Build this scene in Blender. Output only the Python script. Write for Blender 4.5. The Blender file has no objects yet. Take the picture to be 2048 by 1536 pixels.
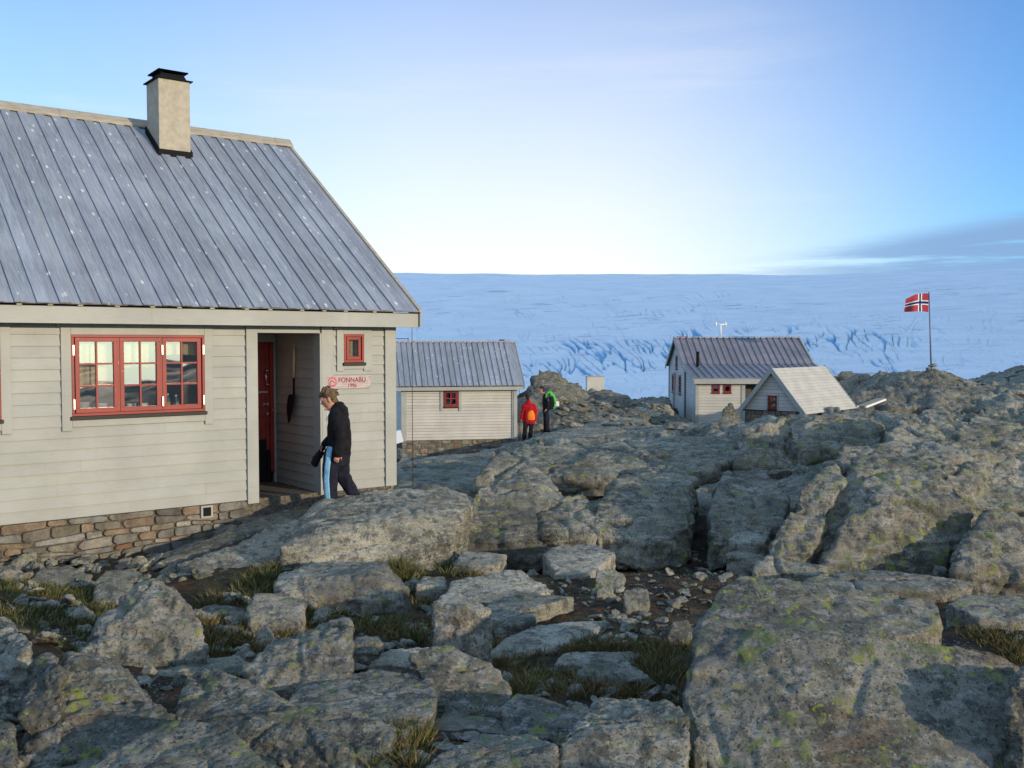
import bpy, bmesh, math, random
import numpy as np
from mathutils import Vector, Matrix
from mathutils.bvhtree import BVHTree
R=math.radians
random.seed(7); rng=np.random.default_rng(11)
sc=bpy.context.scene; COL=sc.collection
# ------------------------------------------------------------------ camera
F=1990.; TH=math.atan(81/1990); CZ=2.1
cd=bpy.data.cameras.new('camera'); cam=bpy.data.objects.new('camera',cd); COL.objects.link(cam)
cd.sensor_width=36; cd.lens=36*F/2048; cd.clip_start=.05; cd.clip_end=20000
cam.location=(0,0,CZ); cam.rotation_euler=(R(90)-TH,0,0); sc.camera=cam
# ------------------------------------------------------------------ light
SUN=Vector((.80,-.60,0)); ELEV=R(10.0)
S3=Vector((SUN.x*math.cos(ELEV),SUN.y*math.cos(ELEV),math.sin(ELEV)))
w=bpy.data.worlds.new('World'); sc.world=w; w.use_nodes=True
nt=w.node_tree; nt.nodes.clear()
def N(t,typ,**k):
    n=t.nodes.new(typ)
    for a,b in k.items(): setattr(n,a,b)
    return n
out=N(nt,'ShaderNodeOutputWorld'); bg=N(nt,'ShaderNodeBackground')
sky=N(nt,'ShaderNodeTexSky'); sky.sky_type='NISHITA'; sky.sun_disc=False
sky.sun_elevation=ELEV; sky.sun_rotation=math.atan2(SUN.x,SUN.y)
sky.air_density=1.0; sky.dust_density=1.2; sky.ozone_density=2.0; sky.altitude=1400
bg.inputs['Strength'].default_value=.15
def wmath(op,a,b=None,clamp=False):
    m=N(nt,'ShaderNodeMath',operation=op); m.use_clamp=clamp
    for i,v in enumerate((a,b)):
        if v is None: continue
        if isinstance(v,(int,float)): m.inputs[i].default_value=v
        else: nt.links.new(v,m.inputs[i])
    return m.outputs[0]
tc=N(nt,'ShaderNodeTexCoord'); sx=N(nt,'ShaderNodeSeparateXYZ'); nt.links.new(tc.outputs['Generated'],sx.inputs[0])
X_,Y_,Z_=sx.outputs
def wmap(v,a,b,c=0.,d=1.,interp='SMOOTHSTEP'):
    m=N(nt,'ShaderNodeMapRange',interpolation_type=interp)
    m.inputs['From Min'].default_value=a; m.inputs['From Max'].default_value=b
    m.inputs['To Min'].default_value=c; m.inputs['To Max'].default_value=d
    nt.links.new(v,m.inputs['Value']); return m.outputs[0]
def wmix(f,a,b,bt='MIX'):
    m=N(nt,'ShaderNodeMix',data_type='RGBA',blend_type=bt)
    for s,v in ((m.inputs[0],f),(m.inputs[6],a),(m.inputs[7],b)):
        if isinstance(v,(int,float)): s.default_value=v
        elif isinstance(v,tuple): s.default_value=(*v,1)
        else: nt.links.new(v,s)
    return m.outputs[2]
def wnoise(sc_,loc,scale,detail,rough=.6,rot=(0,0,0)):
    mp=N(nt,'ShaderNodeMapping'); mp.inputs['Scale'].default_value=sc_; mp.inputs['Location'].default_value=loc; mp.inputs['Rotation'].default_value=rot
    nt.links.new(tc.outputs['Generated'],mp.inputs[0])
    n=N(nt,'ShaderNodeTexNoise'); n.inputs['Scale'].default_value=scale; n.inputs['Detail'].default_value=detail; n.inputs['Roughness'].default_value=rough
    nt.links.new(mp.outputs[0],n.inputs['Vector']); return n.outputs[0]
SKYG=2.15      # brightness of the high clear air relative to the sky model
base=wmix(1.,sky.outputs[0],(.40,.95,1.46),'MULTIPLY')
# pale haze band towards the horizon in front
hz=wmath('MULTIPLY',wmap(Z_,.0,.48,1.03,.0,'LINEAR'),wmath('MULTIPLY',wmap(X_,.52,.05,.10,1.),wmap(X_,-.45,-.05,.55,1.)))
base=wmix(wmath('MULTIPLY',hz,.97),base,(5.9,5.6,5.1))
# the bright sunset side behind the viewer
sdir=wmath('SUBTRACT',wmath('MULTIPLY',X_,.8),wmath('MULTIPLY',Y_,.6))
gw_=wmath('MULTIPLY',wmap(sdir,-.15,.80,0,1),wmap(Z_,-.05,.80,.9,0.,'LINEAR'))
base=wmix(gw_,base,(7.4,6.9,6.0))
base=wmix(wmath('MULTIPLY',wmap(Z_,.40,.75,0,1),.85),base,(2.2,3.4,4.9))
# thin cloud streaks low on the right and veils in the middle
z2=wmath('SUBTRACT',Z_,wmath('MULTIPLY',X_,.16))
cl=wnoise((1.,1.,16.),(.3,0,.4),3.0,7,.62,(0,R(-8),0))
msk=wmath('MULTIPLY',wmap(X_,.14,.40,0,1),wmath('MULTIPLY',wmap(z2,-.045,-.02,0,1),wmap(z2,.030,.052,1,0)))
cf=wmath('MULTIPLY',wmap(cl,.40,.54,0,1),msk)
base=wmix(wmath('MULTIPLY',cf,.92),base,(1.3,2.15,3.6))
cl2=wnoise((1.,1.,9.),(2.3,0,1.4),2.2,6,.6,(0,R(10),0))
m2=wmath('MULTIPLY',wmap(Z_,.03,.10,0,1),wmap(Z_,.20,.36,1,0))
base=wmix(wmath('MULTIPLY',wmath('MULTIPLY',wmap(cl2,.5,.72,0,1),wmath('MULTIPLY',m2,wmap(X_,.38,.15,0,1))),.28),base,(5.2,5.0,4.9))
nt.links.new(base,bg.inputs['Color']); nt.links.new(bg.outputs[0],out.inputs[0])
sd=bpy.data.lights.new('sun','SUN'); so=bpy.data.objects.new('sun',sd); COL.objects.link(so)
sd.energy=2.8; sd.angle=R(1.0); sd.color=(1.,.81,.58)
so.rotation_euler=S3.to_track_quat('Z','Y').to_euler(); so.location=(30,-30,20)
sc.view_settings.view_transform='Standard'; sc.view_settings.look='None'; sc.view_settings.gamma=1
sc.view_settings.exposure=.42

# ------------------------------------------------------------------ helpers
def ray(px,py):
    u=(px-1024)/F; v=(768-py)/F
    return Vector((u, math.cos(TH)+v*math.sin(TH), -math.sin(TH)+v*math.cos(TH)))
CAM=Vector((0,0,CZ))
def onY(px,py,Y): r=ray(px,py); return CAM+r*(Y/r.y)
def onZ(px,py,z): r=ray(px,py); return CAM+r*((z-CZ)/r.z)
def tag(o,label=None,cat=None,group=None,kind=None):
    if label: o['label']=label
    if cat: o['category']=cat
    if group: o['group']=group
    if kind: o['kind']=kind
    return o
def empty(name,loc,rz=0,label=None,cat=None,group=None):
    o=bpy.data.objects.new(name,None); COL.objects.link(o); o.location=loc; o.rotation_euler=(0,0,rz)
    o.empty_display_size=.2
    return tag(o,label,cat,group)
class MB:
    def __init__(s): s.v=[];s.f=[];s.c=[]
    def add(s,vs,fs,col=None):
        b=len(s.v); s.v+=[tuple(p) for p in vs]; s.f+=[tuple(b+i for i in q) for q in fs]; s.c+=[col or (1,1,1)]*len(fs); return s
    def hexa(s,p,col=None): # p: 4 bottom ccw, 4 top
        return s.add(p,[(3,2,1,0),(4,5,6,7),(0,1,5,4),(1,2,6,5),(2,3,7,6),(3,0,4,7)],col)
    def box(s,x0,x1,y0,y1,z0,z1,col=None):
        return s.hexa([(x0,y0,z0),(x1,y0,z0),(x1,y1,z0),(x0,y1,z0),(x0,y0,z1),(x1,y0,z1),(x1,y1,z1),(x0,y1,z1)],col)
    def tube(s,p,q,r,r2=None,n=10,col=None):
        p=Vector(p);q=Vector(q); r2=r if r2 is None else r2
        d=(q-p).normalized(); a=d.orthogonal().normalized(); b=d.cross(a)
        vs=[];
        for c,rr in((p,r),(q,r2)):
            for i in range(n):
                t=2*math.pi*i/n; vs.append(c+(a*math.cos(t)+b*math.sin(t))*rr)
        fs=[(i,(i+1)%n,n+(i+1)%n,n+i) for i in range(n)]+[tuple(range(n))[::-1],tuple(range(n,2*n))]
        return s.add(vs,fs,col)
    def build(s,name,mat,parent=None,bevel=0,smooth=False):
        me=bpy.data.meshes.new(name); me.from_pydata(s.v,[],s.f); me.update()
        ca=me.color_attributes.new('Col','FLOAT_COLOR','CORNER')
        arr=np.ones((len(me.loops),4),np.float32); k=0
        for f,c in zip(s.f,s.c):
            arr[k:k+len(f),:3]=c; k+=len(f)
        ca.data.foreach_set('color',arr.ravel())
        if smooth: me.polygons.foreach_set('use_smooth',[True]*len(me.polygons))
        o=bpy.data.objects.new(name,me); COL.objects.link(o); o.data.materials.append(mat)
        if parent: o.parent=parent
        if bevel:
            m=o.modifiers.new('Bevel','BEVEL'); m.width=bevel; m.segments=2; m.limit_method='ANGLE'
        return o
# vectorised gradient noise
_p=rng.permutation(256); _p=np.concatenate([_p,_p,_p])
_g=rng.normal(size=(256,3)); _g/=np.linalg.norm(_g,axis=1)[:,None]
def perlin(P):
    P=np.asarray(P,float); I=np.floor(P).astype(int); Fr=P-I; I&=255
    u=Fr*Fr*Fr*(Fr*(Fr*6-15)+10); r=0
    for dx in(0,1):
        wx=u[:,0] if dx else 1-u[:,0]
        for dy in(0,1):
            wy=u[:,1] if dy else 1-u[:,1]
            for dz in(0,1):
                wz=u[:,2] if dz else 1-u[:,2]
                h=_p[_p[_p[(I[:,0]+dx)&255]+((I[:,1]+dy)&255)]+((I[:,2]+dz)&255)]
                g=_g[h]; d=Fr-np.array([dx,dy,dz])
                r=r+wx*wy*wz*(g*d).sum(1)
    return r*1.5
def fbm(P,o=4,g=.5,l=2.03):
    a=1;r=0;P=np.array(P,float)
    for i in range(o): r=r+a*perlin(P+i*17.3); P=P*l; a*=g
    return r
def ridged(P,o=4,g=.5):
    a=1;r=0;P=np.array(P,float)
    for i in range(o): r=r+a*(1-np.abs(perlin(P+i*9.1))*2); P=P*2.1; a*=g
    return r
def sstep(x,a,b): t=np.clip((x-a)/(b-a),0,1); return t*t*(3-2*t)
# ------------------------------------------------------------------ materials
class T:
    def __init__(s,name):
        s.m=bpy.data.materials.new(name); s.m.use_nodes=True; s.t=s.m.node_tree; s.b=s.t.nodes['Principled BSDF']
        s.geo=None
    def n(s,typ,**k): return N(s.t,typ,**k)
    def l(s,a,b): s.t.links.new(a,b)
    def pos(s,scale=(1,1,1),rot=(0,0,0),obj=False,loc=(0,0,0)):
        if obj: o=s.n('ShaderNodeTexCoord').outputs['Object']
        else:
            o=s.n('ShaderNodeNewGeometry').outputs['Position']
        m=s.n('ShaderNodeMapping'); m.inputs['Scale'].default_value=scale; m.inputs['Rotation'].default_value=rot; m.inputs['Location'].default_value=loc
        s.l(o,m.inputs[0]); return m.outputs[0]
    def noise(s,vec,scale,detail=4,rough=.55,dist=0):
        n=s.n('ShaderNodeTexNoise'); s.l(vec,n.inputs['Vector'])
        n.inputs['Scale'].default_value=scale; n.inputs['Detail'].default_value=detail; n.inputs['Roughness'].default_value=rough; n.inputs['Distortion'].default_value=dist
        return n.outputs[0]
    def vor(s,vec,scale,feature='F1',rand=1.):
        n=s.n('ShaderNodeTexVoronoi',feature=feature); s.l(vec,n.inputs['Vector']); n.inputs['Scale'].default_value=scale; n.inputs['Randomness'].default_value=rand
        return n.outputs
    def mr(s,v,a,b,c=0.,d=1.):
        m=s.n('ShaderNodeMapRange',interpolation_type='SMOOTHSTEP'); s.l(v,m.inputs[0])
        for i,x in zip((1,2,3,4),(a,b,c,d)): m.inputs[i].default_value=x
        return m.outputs[0]
    def math(s,op,a,b=0.):
        m=s.n('ShaderNodeMath',operation=op)
        for i,v in enumerate((a,b)):
            if isinstance(v,(int,float)): m.inputs[i].default_value=v
            else: s.l(v,m.inputs[i])
        return m.outputs[0]
    def mix(s,f,a,b,bt='MIX'):
        m=s.n('ShaderNodeMix',data_type='RGBA',blend_type=bt)
        for q,v in ((m.inputs[0],f),(m.inputs[6],a),(m.inputs[7],b)):
            if isinstance(v,(int,float)): q.default_value=v
            elif isinstance(v,tuple): q.default_value=(*v,1)
            else: s.l(v,q)
        return m.outputs[2]
    def attr(s,name,out='Color'):
        a=s.n('ShaderNodeAttribute'); a.attribute_name=name; return a.outputs[out]
    def bump(s,h,strength=.3,dist=.01,prev=None):
        b=s.n('ShaderNodeBump'); b.inputs['Strength'].default_value=strength; b.inputs['Distance'].default_value=dist
        s.l(h,b.inputs['Height'])
        if prev: s.l(prev,b.inputs['Normal'])
        return b.outputs[0]
    def done(s,col=None,rough=.7,normal=None,spec=.3,metal=0):
        if col is not None:
            if isinstance(col,tuple): s.b.inputs['Base Color'].default_value=(*col,1)
            else: s.l(col,s.b.inputs['Base Color'])
        if isinstance(rough,(int,float)): s.b.inputs['Roughness'].default_value=rough
        else: s.l(rough,s.b.inputs['Roughness'])
        if normal: s.l(normal,s.b.inputs['Normal'])
        s.b.inputs['Specular IOR Level'].default_value=spec; s.b.inputs['Metallic'].default_value=metal
        return s.m
def painted(name,col,var=.10,chip=None,rough=.55,chipthr=.66,grain=(6,6,60)):
    t=T(name); p=t.pos(obj=True)
    v=t.mr(t.noise(p,1.7,5),.3,.7,1-var,1+var*.6)
    c=t.mix(1.,col,v,'MULTIPLY')
    g=t.noise(t.pos((2,2,45),obj=True),3,4)
    c=t.mix(1.,c,t.mr(g,.3,.75,.94,1.04),'MULTIPLY')
    c=t.mix(1.,c,t.attr('Col'),'MULTIPLY')
    c=t.mix(t.mr(t.noise(t.pos((9,9,.7),obj=True),1.5,5,.65),.58,.74,0,.16),c,(.16,.15,.12))
    nail=t.mr(t.vor(t.pos((2.2,2.2,7.2),obj=True),1.)[0],.012,.02,1,0)
    c=t.mix(t.math('MULTIPLY',nail,.35),c,(.12,.10,.08))
    if chip: 
        k=t.mr(t.noise(t.pos((1,1,.55),obj=True),24,5,.7),chipthr,chipthr+.03)
        c=t.mix(k,c,chip)
    n=t.bump(g,.12,.004); n=t.bump(t.noise(p,90,3),.08,.002,n)
    return t.done(c,rough,n,.35)
def rockmat(name,lich=1.,tone=1.,moss=0.):
    t=T(name); p=t.pos()
    # the skin of gneiss: banding, speckle, black crusts, map lichen
    big=t.noise(p,.9,5,.6)
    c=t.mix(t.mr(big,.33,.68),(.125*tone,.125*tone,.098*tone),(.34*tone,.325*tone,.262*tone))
    band=t.noise(t.pos((1.2,2.0,11),(R(22),R(-14),R(12))),2.2,7,.66,.6)
    c=t.mix(t.mr(band,.48,.66,0,.50),c,(.50*tone,.475*tone,.40*tone))
    c=t.mix(t.mr(band,.44,.30,0,.55),c,(.055,.058,.062))
    med=t.noise(p,7,6,.68)
    c=t.mix(t.mr(med,.50,.60,0,.72),c,(.060,.064,.060)); c=t.mix(t.mr(t.noise(t.pos(loc=(5,5,9)),9,6,.7),.53,.64,0,.6),c,(.40,.39,.36))
    rust=t.noise(t.pos(loc=(31,2,5)),1.6,4,.6)
    c=t.mix(t.mr(rust,.58,.74,0,.5),c,(.24,.15,.085))
    sp=t.noise(p,48,4,.75)
    c=t.mix(t.mr(sp,.54,.62,0,.8),c,(.020,.021,.021))
    sp2=t.noise(t.pos(loc=(9,4,1)),34,4,.75)
    c=t.mix(t.mr(sp2,.58,.68,0,.65),c,(.50,.49,.45))
    zz=t.noise(t.pos((1,1,1.6),loc=(2,7,3)),.75,5,.62)
    c=t.mix(t.mr(zz,.52,.68,0,.62),c,(.085,.088,.080)); c=t.mix(t.mr(zz,.46,.30,0,.45),c,(.40,.365,.29))
    # green-yellow map lichen in ragged patches
    wv=t.n('ShaderNodeVectorMath',operation='ADD'); t.l(p,wv.inputs[0])
    nz=t.n('ShaderNodeTexNoise'); t.l(p,nz.inputs['Vector']); nz.inputs['Scale'].default_value=9; nz.inputs['Detail'].default_value=5
    sc2=t.n('ShaderNodeVectorMath',operation='SCALE'); t.l(nz.outputs[1],sc2.inputs[0]); sc2.inputs['Scale'].default_value=.28; t.l(sc2.outputs[0],wv.inputs[1])
    vo=t.vor(wv.outputs[0],6.5); rim=t.mr(vo[0],.26,.40,1,0)
    rnd=t.n('ShaderNodeSeparateColor'); t.l(vo[1],rnd.inputs[0])
    zone=t.noise(t.pos(loc=(3,8,2)),1.1,3,.6)
    sel=t.math('GREATER_THAN',t.math('ADD',rnd.outputs[0],t.mr(zone,.35,.68,-.25,.50)),.66)
    lk=t.math('MULTIPLY',t.math('MULTIPLY',rim,sel),t.mr(t.noise(p,26,5,.7),.40,.56))
    c=t.mix(t.math('MULTIPLY',lk,.85*lich),c,t.mix(rnd.outputs[1],(.28,.31,.055),(.21,.25,.10)))
    gl=t.noise(t.pos(loc=(13,1,7)),4.5,7,.72)
    c=t.mix(t.math('MULTIPLY',t.mr(gl,.54,.66),.60*lich),c,(.15,.18,.075))
    n=t.bump(t.noise(p,5,9,.75),.75,.10); n=t.bump(band,.35,.05,n); n=t.bump(sp,.55,.014,n); n=t.bump(med,.3,.03,n)
    return t.done(c,.88,n,.22)
M={}
M['cream']=painted('cream_paint',(.325,.345,.33),chip=(.40,.36,.30),chipthr=.75)
M['cream_trim']=painted('cream_trim_paint',(.335,.355,.335),chip=(.62,.60,.55),chipthr=.73)
M['white_wall']=painted('pale_wall_paint',(.49,.485,.44))
M['red']=painted('red_paint',(.25,.022,.018),.2,chip=(.50,.36,.33),rough=.45,chipthr=.665)
M['black']=T('black_metal').done((.012,.013,.015),.75,spec=.08)
M['blackwood']=T('black_paint').done((.02,.018,.017),.55)
def _roof(name,a,b,spots):
    t=T(name); gr=t.noise(t.pos((26,1.2,1.2),obj=True),2.4,6,.65,.3)
    c=t.mix(t.mr(gr,.3,.72),a,b)
    c=t.mix(t.mr(t.noise(t.pos(obj=True),.8,4),.4,.7,0,.35),c,tuple(x*1.35 for x in b))
    c=t.mix(1.,c,t.attr('Col'),'MULTIPLY')
    vo=t.vor(t.pos((7.2,2.6,3.2),obj=True),1.,rand=.8)
    ring=t.math('MULTIPLY',t.mr(vo[0],.10,.17,1,0),t.math('MULTIPLY',t.mr(t.noise(t.pos(obj=True),19,3),.36,.50),t.mr(t.noise(t.pos(obj=True),1.3,4,.7),.38,.58,.12,1.)))
    c=t.mix(t.math('MULTIPLY',ring,spots),c,(.62,.62,.60))
    c=t.mix(t.mr(t.noise(t.pos((60,9,9),obj=True),2,4,.7),.60,.72,0,.45),c,(.07,.075,.09))
    return t.done(c,.62,t.bump(gr,.35,.006),.4)
M['roof']=_roof('weathered_roof_boards',(.155,.180,.222),(.285,.315,.37),1.0)
M['roof_red']=_roof('faded_roof_metal',(.125,.12,.14),(.25,.235,.26),.25)
t=T('tan_wood'); g=t.noise(t.pos((3,30,30),obj=True),2,5); M['tan']=t.done(t.mix(t.mr(g,.3,.7),(.27,.235,.18),(.42,.385,.31)),.8)
t=T('plaster'); g=t.noise(t.pos(obj=True),7,8,.65); M['plaster']=t.done(t.mix(t.mr(g,.3,.7),(.34,.315,.25),(.45,.42,.345)),.95,t.bump(t.noise(t.pos(obj=True),60,5),.5,.012),.1)
t=T('foundation_stone'); p=t.pos(); g=t.noise(p,6,8,.68)
c=t.mix(1.,t.attr('Col'),t.mr(g,.3,.72,.55,1.35),'MULTIPLY'); c=t.mix(t.mr(t.noise(p,34,5,.7),.56,.68,0,.65),c,(.045,.045,.04)); c=t.mix(t.mr(t.noise(p,3.,4),.60,.72,0,.4),c,(.17,.18,.09))
M['stone']=t.done(c,.9,t.bump(t.noise(p,30,8,.7),.8,.03),.2)
t=T('mortar'); M['mortar']=t.done(t.mix(t.mr(t.noise(t.pos(),22,6),.3,.7),(.07,.062,.05),(.17,.15,.12)),.95,t.bump(t.noise(t.pos(),60,4),.6,.01),.1)
M['rock']=rockmat('lichen_gneiss',1.)
M['rock_green']=rockmat('green_lichen_gneiss',1.5,.92)
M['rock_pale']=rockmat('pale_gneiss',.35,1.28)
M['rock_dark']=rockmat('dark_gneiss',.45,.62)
def glassmat():
    t=T('window_glass'); nt_=t.t; gl=t.n('ShaderNodeBsdfGlossy'); gl.inputs['Roughness'].default_value=.015; gl.inputs['Color'].default_value=(.9,.92,.95,1)
    tr=t.n('ShaderNodeBsdfTransparent'); tr.inputs['Color'].default_value=(.86,.9,.9,1); mx=t.n('ShaderNodeMixShader'); mx.inputs[0].default_value=.40
    n=t.bump(t.noise(t.pos(obj=True),2.2,1),.05,.02); t.l(n,gl.inputs['Normal'])
    t.l(tr.outputs[0],mx.inputs[1]); t.l(gl.outputs[0],mx.inputs[2]); t.l(mx.outputs[0],t.t.nodes['Material Output'].inputs[0]); return t.m
M['glass']=glassmat()
def plain(name,col,rough=.7,metal=0,spec=.3,nz=0,scale=20):
    t=T(name)
    if nz:
        g=t.noise(t.pos(obj=True),scale,5); c=t.mix(t.mr(g,.3,.7),tuple(x*(1-nz) for x in col),tuple(x*(1+nz) for x in col)); return t.done(c,rough,t.bump(g,.3,.004),spec,metal)
    return t.done(col,rough,None,spec,metal)
M['curtain']=plain('curtain_cloth',(.62,.50,.27),.9,nz=.12)
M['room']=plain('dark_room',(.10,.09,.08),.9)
M['steel']=plain('steel',(.55,.55,.55),.35,1)
M['chain']=plain('rusty_chain',(.07,.055,.045),.7,.4)

# ------------------------------------------------------------------ terrain
anch=[]
def A(px,py,Y): p=onY(px,py,Y); anch.append((p.x/p.y,math.log(p.y),p.z))
def AZ(px,Y,z): anch.append(((px-1024)/F,math.log(Y),z))
for px in(-1200,-500,200,1024,1800,2300): AZ(px,2.2,.42)
for a in[(0,1536,4.7),(500,1536,4.7),(1000,1536,4.9),(1500,1536,5.95),(2048,1536,6.0),(200,1250,8.6),(30,1200,8.9),(1100,1400,6.9),(1350,1440,6.3),
 (1200,1250,9.2),(1100,1120,12),(600,1200,9.8),(400,1180,10),(1350,1180,10.4),(1400,1100,12.2),(850,1150,11.3),(700,1330,7.4),(420,1300,7.6),
 (0,1135,11.4),(300,1098,12.5),(420,1062,13.0),(500,1040,13.3),(740,997,14.45),(1800,1145,11.7),(2048,1170,10.8),(1950,1240,8.8),(1600,1160,10.8),
 (850,970,22),(800,985,18.5),(900,950,26),(820,925,35.5),(1000,905,36),(960,935,26),(1060,873,36.3),(1100,861,38.5),(1000,935,24),(1200,885,30),(1300,865,36),(1300,910,23),
 (1450,892,26),(1450,870,40),(1400,852,51),(1350,856,50),(1600,850,52),(1100,965,19),(1300,965,17),(1200,1075,13.2),(1450,975,16),(1500,1075,13),
 (1700,925,16),(1900,900,19),(1700,845,23),(1900,845,23),(2048,880,19),(1700,850,36),(1550,832,40),(1650,820,42),(1750,815,46),(1650,747,66),(1750,748,56),
 (1800,750,53),(1862,750,52),(1850,762,62),(2000,775,62),(1750,760,66),(2100,770,58),(1900,752,52),(1935,785,47),(1990,805,44),(2048,835,40),(1862,812,45),(1780,814,45),(2040,738,108),(1935,768,100),(1990,748,104),(2200,715,108),
 (1065,770,50),(1100,760,49),(1200,790,53),(1300,797,58),(1340,797,60),(1120,852,41),(1250,848,46),(1330,842,48),(1000,830,55),(1500,850,60)]: A(*a)
for px in(-700,-1500,-2600): AZ(px,8,.0); AZ(px,14,-.1); AZ(px,40,-.5)
for px in(2700,3600,4500): AZ(px,4,.0-(px-2700)/4000); AZ(px,8,-.3-(px-2700)/2500); AZ(px,20,-.4-(px-2700)/1500); AZ(px,45,-2)
for px in(-2600,-1500,-700,0,500,820,1000,1150,1330,1600): AZ(px,88,-5.5)
for px in(1800,2100): AZ(px,140,-6)
AZ(2700,90,-4)
for px in(-2600,-1200,0,820,1100,1400,1800,2300,3000,4500): AZ(px,165,-17); AZ(px,260,-26)
AN=np.array(anch); KU=2.2
def tps(d2): return np.where(d2>1e-12,.5*d2*np.log(d2+1e-20),0)
_c=AN[:,:2]*np.array([KU,1.]); n_=len(_c)
_d=((_c[:,None]-_c[None])**2).sum(2); K=tps(_d)+np.eye(n_)*.002
P=np.c_[np.ones(n_),_c]; Lm=np.zeros((n_+3,n_+3)); Lm[:n_,:n_]=K; Lm[:n_,n_:]=P; Lm[n_:,:n_]=P.T
W=np.linalg.solve(Lm,np.r_[AN[:,2],0,0,0])
def base_z(X,Y):
    X=np.asarray(X,float).ravel(); Y=np.asarray(Y,float).ravel()
    r=np.hypot(X,Y); ang=np.arctan2(X,Y); 
    fr=sstep(np.abs(ang),R(100),R(62))
    ac=np.clip(ang,-R(62),R(62)); u=np.tan(ac)*KU
    yy=np.log(np.clip(np.maximum(r*np.cos(ac),.1),2.2,260))
    z=np.empty_like(r)
    for i in range(0,len(r),60000):
        s=slice(i,i+60000); d=(u[s,None]-_c[None,:,0])**2+(yy[s,None]-_c[None,:,1])**2
        z[s]=tps(d)@W[:n_]+W[n_]+W[n_+1]*u[s]+W[n_+2]*yy[s]
    back=.4-.09*np.clip(r-3,0,250)
    back=.4-.085*np.clip(r-3,0,6000); back=np.maximum(back,-205)
    return z*fr+back*(1-fr)
def voro(P):
    I=np.floor(P).astype(int); f1=np.full(len(P),9.);f2=f1.copy(); idn=np.zeros(len(P))
    for dx in(-1,0,1):
        for dy in(-1,0,1):
            c=I+[dx,dy]; h=_p[_p[c[:,0]&255]+(c[:,1]&255)]; h2=_p[h+57]; h3=_p[h+101]
            q=c+np.c_[h/256.,h2/256.]; d=np.hypot(q[:,0]-P[:,0],q[:,1]-P[:,1])
            n=d<f1; f2=np.where(n,f1,np.minimum(f2,d)); idn=np.where(n,h3/256.,idn); f1=np.where(n,d,f1)
    return f1,f2,idn
def terr(X,Y):
    X=np.asarray(X,float).ravel(); Y=np.asarray(Y,float).ravel()
    z=base_z(X,Y); r=np.hypot(X,Y)
    # keep the ground out of the huts
    rk=rockness(X,Y)
    Q=np.c_[X,Y,z*0]
    a=np.clip(r/14,.4,2.6)
    Q3=np.c_[X*.35+Y*.12,Y*.5,z*0]
    rid=fbm(Q3/ 1.0,4,.5)
    cr=np.abs(perlin(np.c_[X*.28+3,Y*.42,z*0+4.2]+.35*np.c_[rid,rid,rid*0]))
    crack=-sstep(cr,.05,.0)*.16
    crag=ridged(Q*.16+5,5,.52)-1.95
    farc=sstep(r,36,44)
    wq=.55*np.c_[fbm(Q*.5,3),fbm(Q*.5+7,3)]
    cs=np.clip(r/14,.8,2.4)
    ca,sa=math.cos(.5),math.sin(.5); V2=np.c_[X*ca+Y*sa,(-X*sa+Y*ca)*.62]/2.3
    f1,f2,cid=voro(V2+wq*.5)
    g1,g2,cid2=voro(V2*2.7+wq*.9+11)
    slab=(cid-.5)*.30*sstep(f2-f1,0,.22)-.10*sstep(f2-f1,.05,.0)+(cid2-.5)*.05
    z=z+rk*slab*cs*sstep(r,17,21)-.40*sstep(r,11,13)*(1-sstep(r,22,28))*sstep(X,-1.6,.5)
    z=z+rk*a*(.11*rid+crack+.05*fbm(Q*1.7,3))+farc*.34*crag*sstep(r,400,120)
    z=z+(1-rk)*(.035*fbm(Q*1.3,3)+.012*fbm(Q*7,3))+rk*.018*fbm(Q*9,3)
    return z
def rockness(X,Y):
    r=np.hypot(X,Y); n=fbm(np.c_[X*.5,Y*.5,X*0],3)
    soil=sstep(r+n*1.0,13.2,12.2)*sstep(r+n*.6,4.6,6.0)
    soil=np.maximum(soil,.95*sstep(r+n*2.,17.5,14.5)*sstep(r,9,11)*sstep(X,-1.0,.6))
    # seams of soil further back
    seam=sstep(fbm(np.c_[X*.33+8,Y*.45,X*0+2.],3),.30,.42)*.8
    return np.clip(1-np.maximum(soil,seam),0,1)
angs=np.concatenate([np.linspace(-R(175),-R(36),60,endpoint=False),np.linspace(-R(36),R(36),860,endpoint=False),np.linspace(R(36),R(180),66,endpoint=False)])
rr=np.concatenate([[.02,.5,1.,1.6],np.exp(np.linspace(math.log(2.2),math.log(75),640)),np.exp(np.linspace(math.log(77),math.log(420),70)),[600,1000,1700,3000,6000]])
Ag,Rg=np.meshgrid(angs,rr); Xg=(Rg*np.sin(Ag)).ravel(); Yg=(Rg*np.cos(Ag)).ravel()
Zg=terr(Xg,Yg); rkg=rockness(Xg,Yg)
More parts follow.
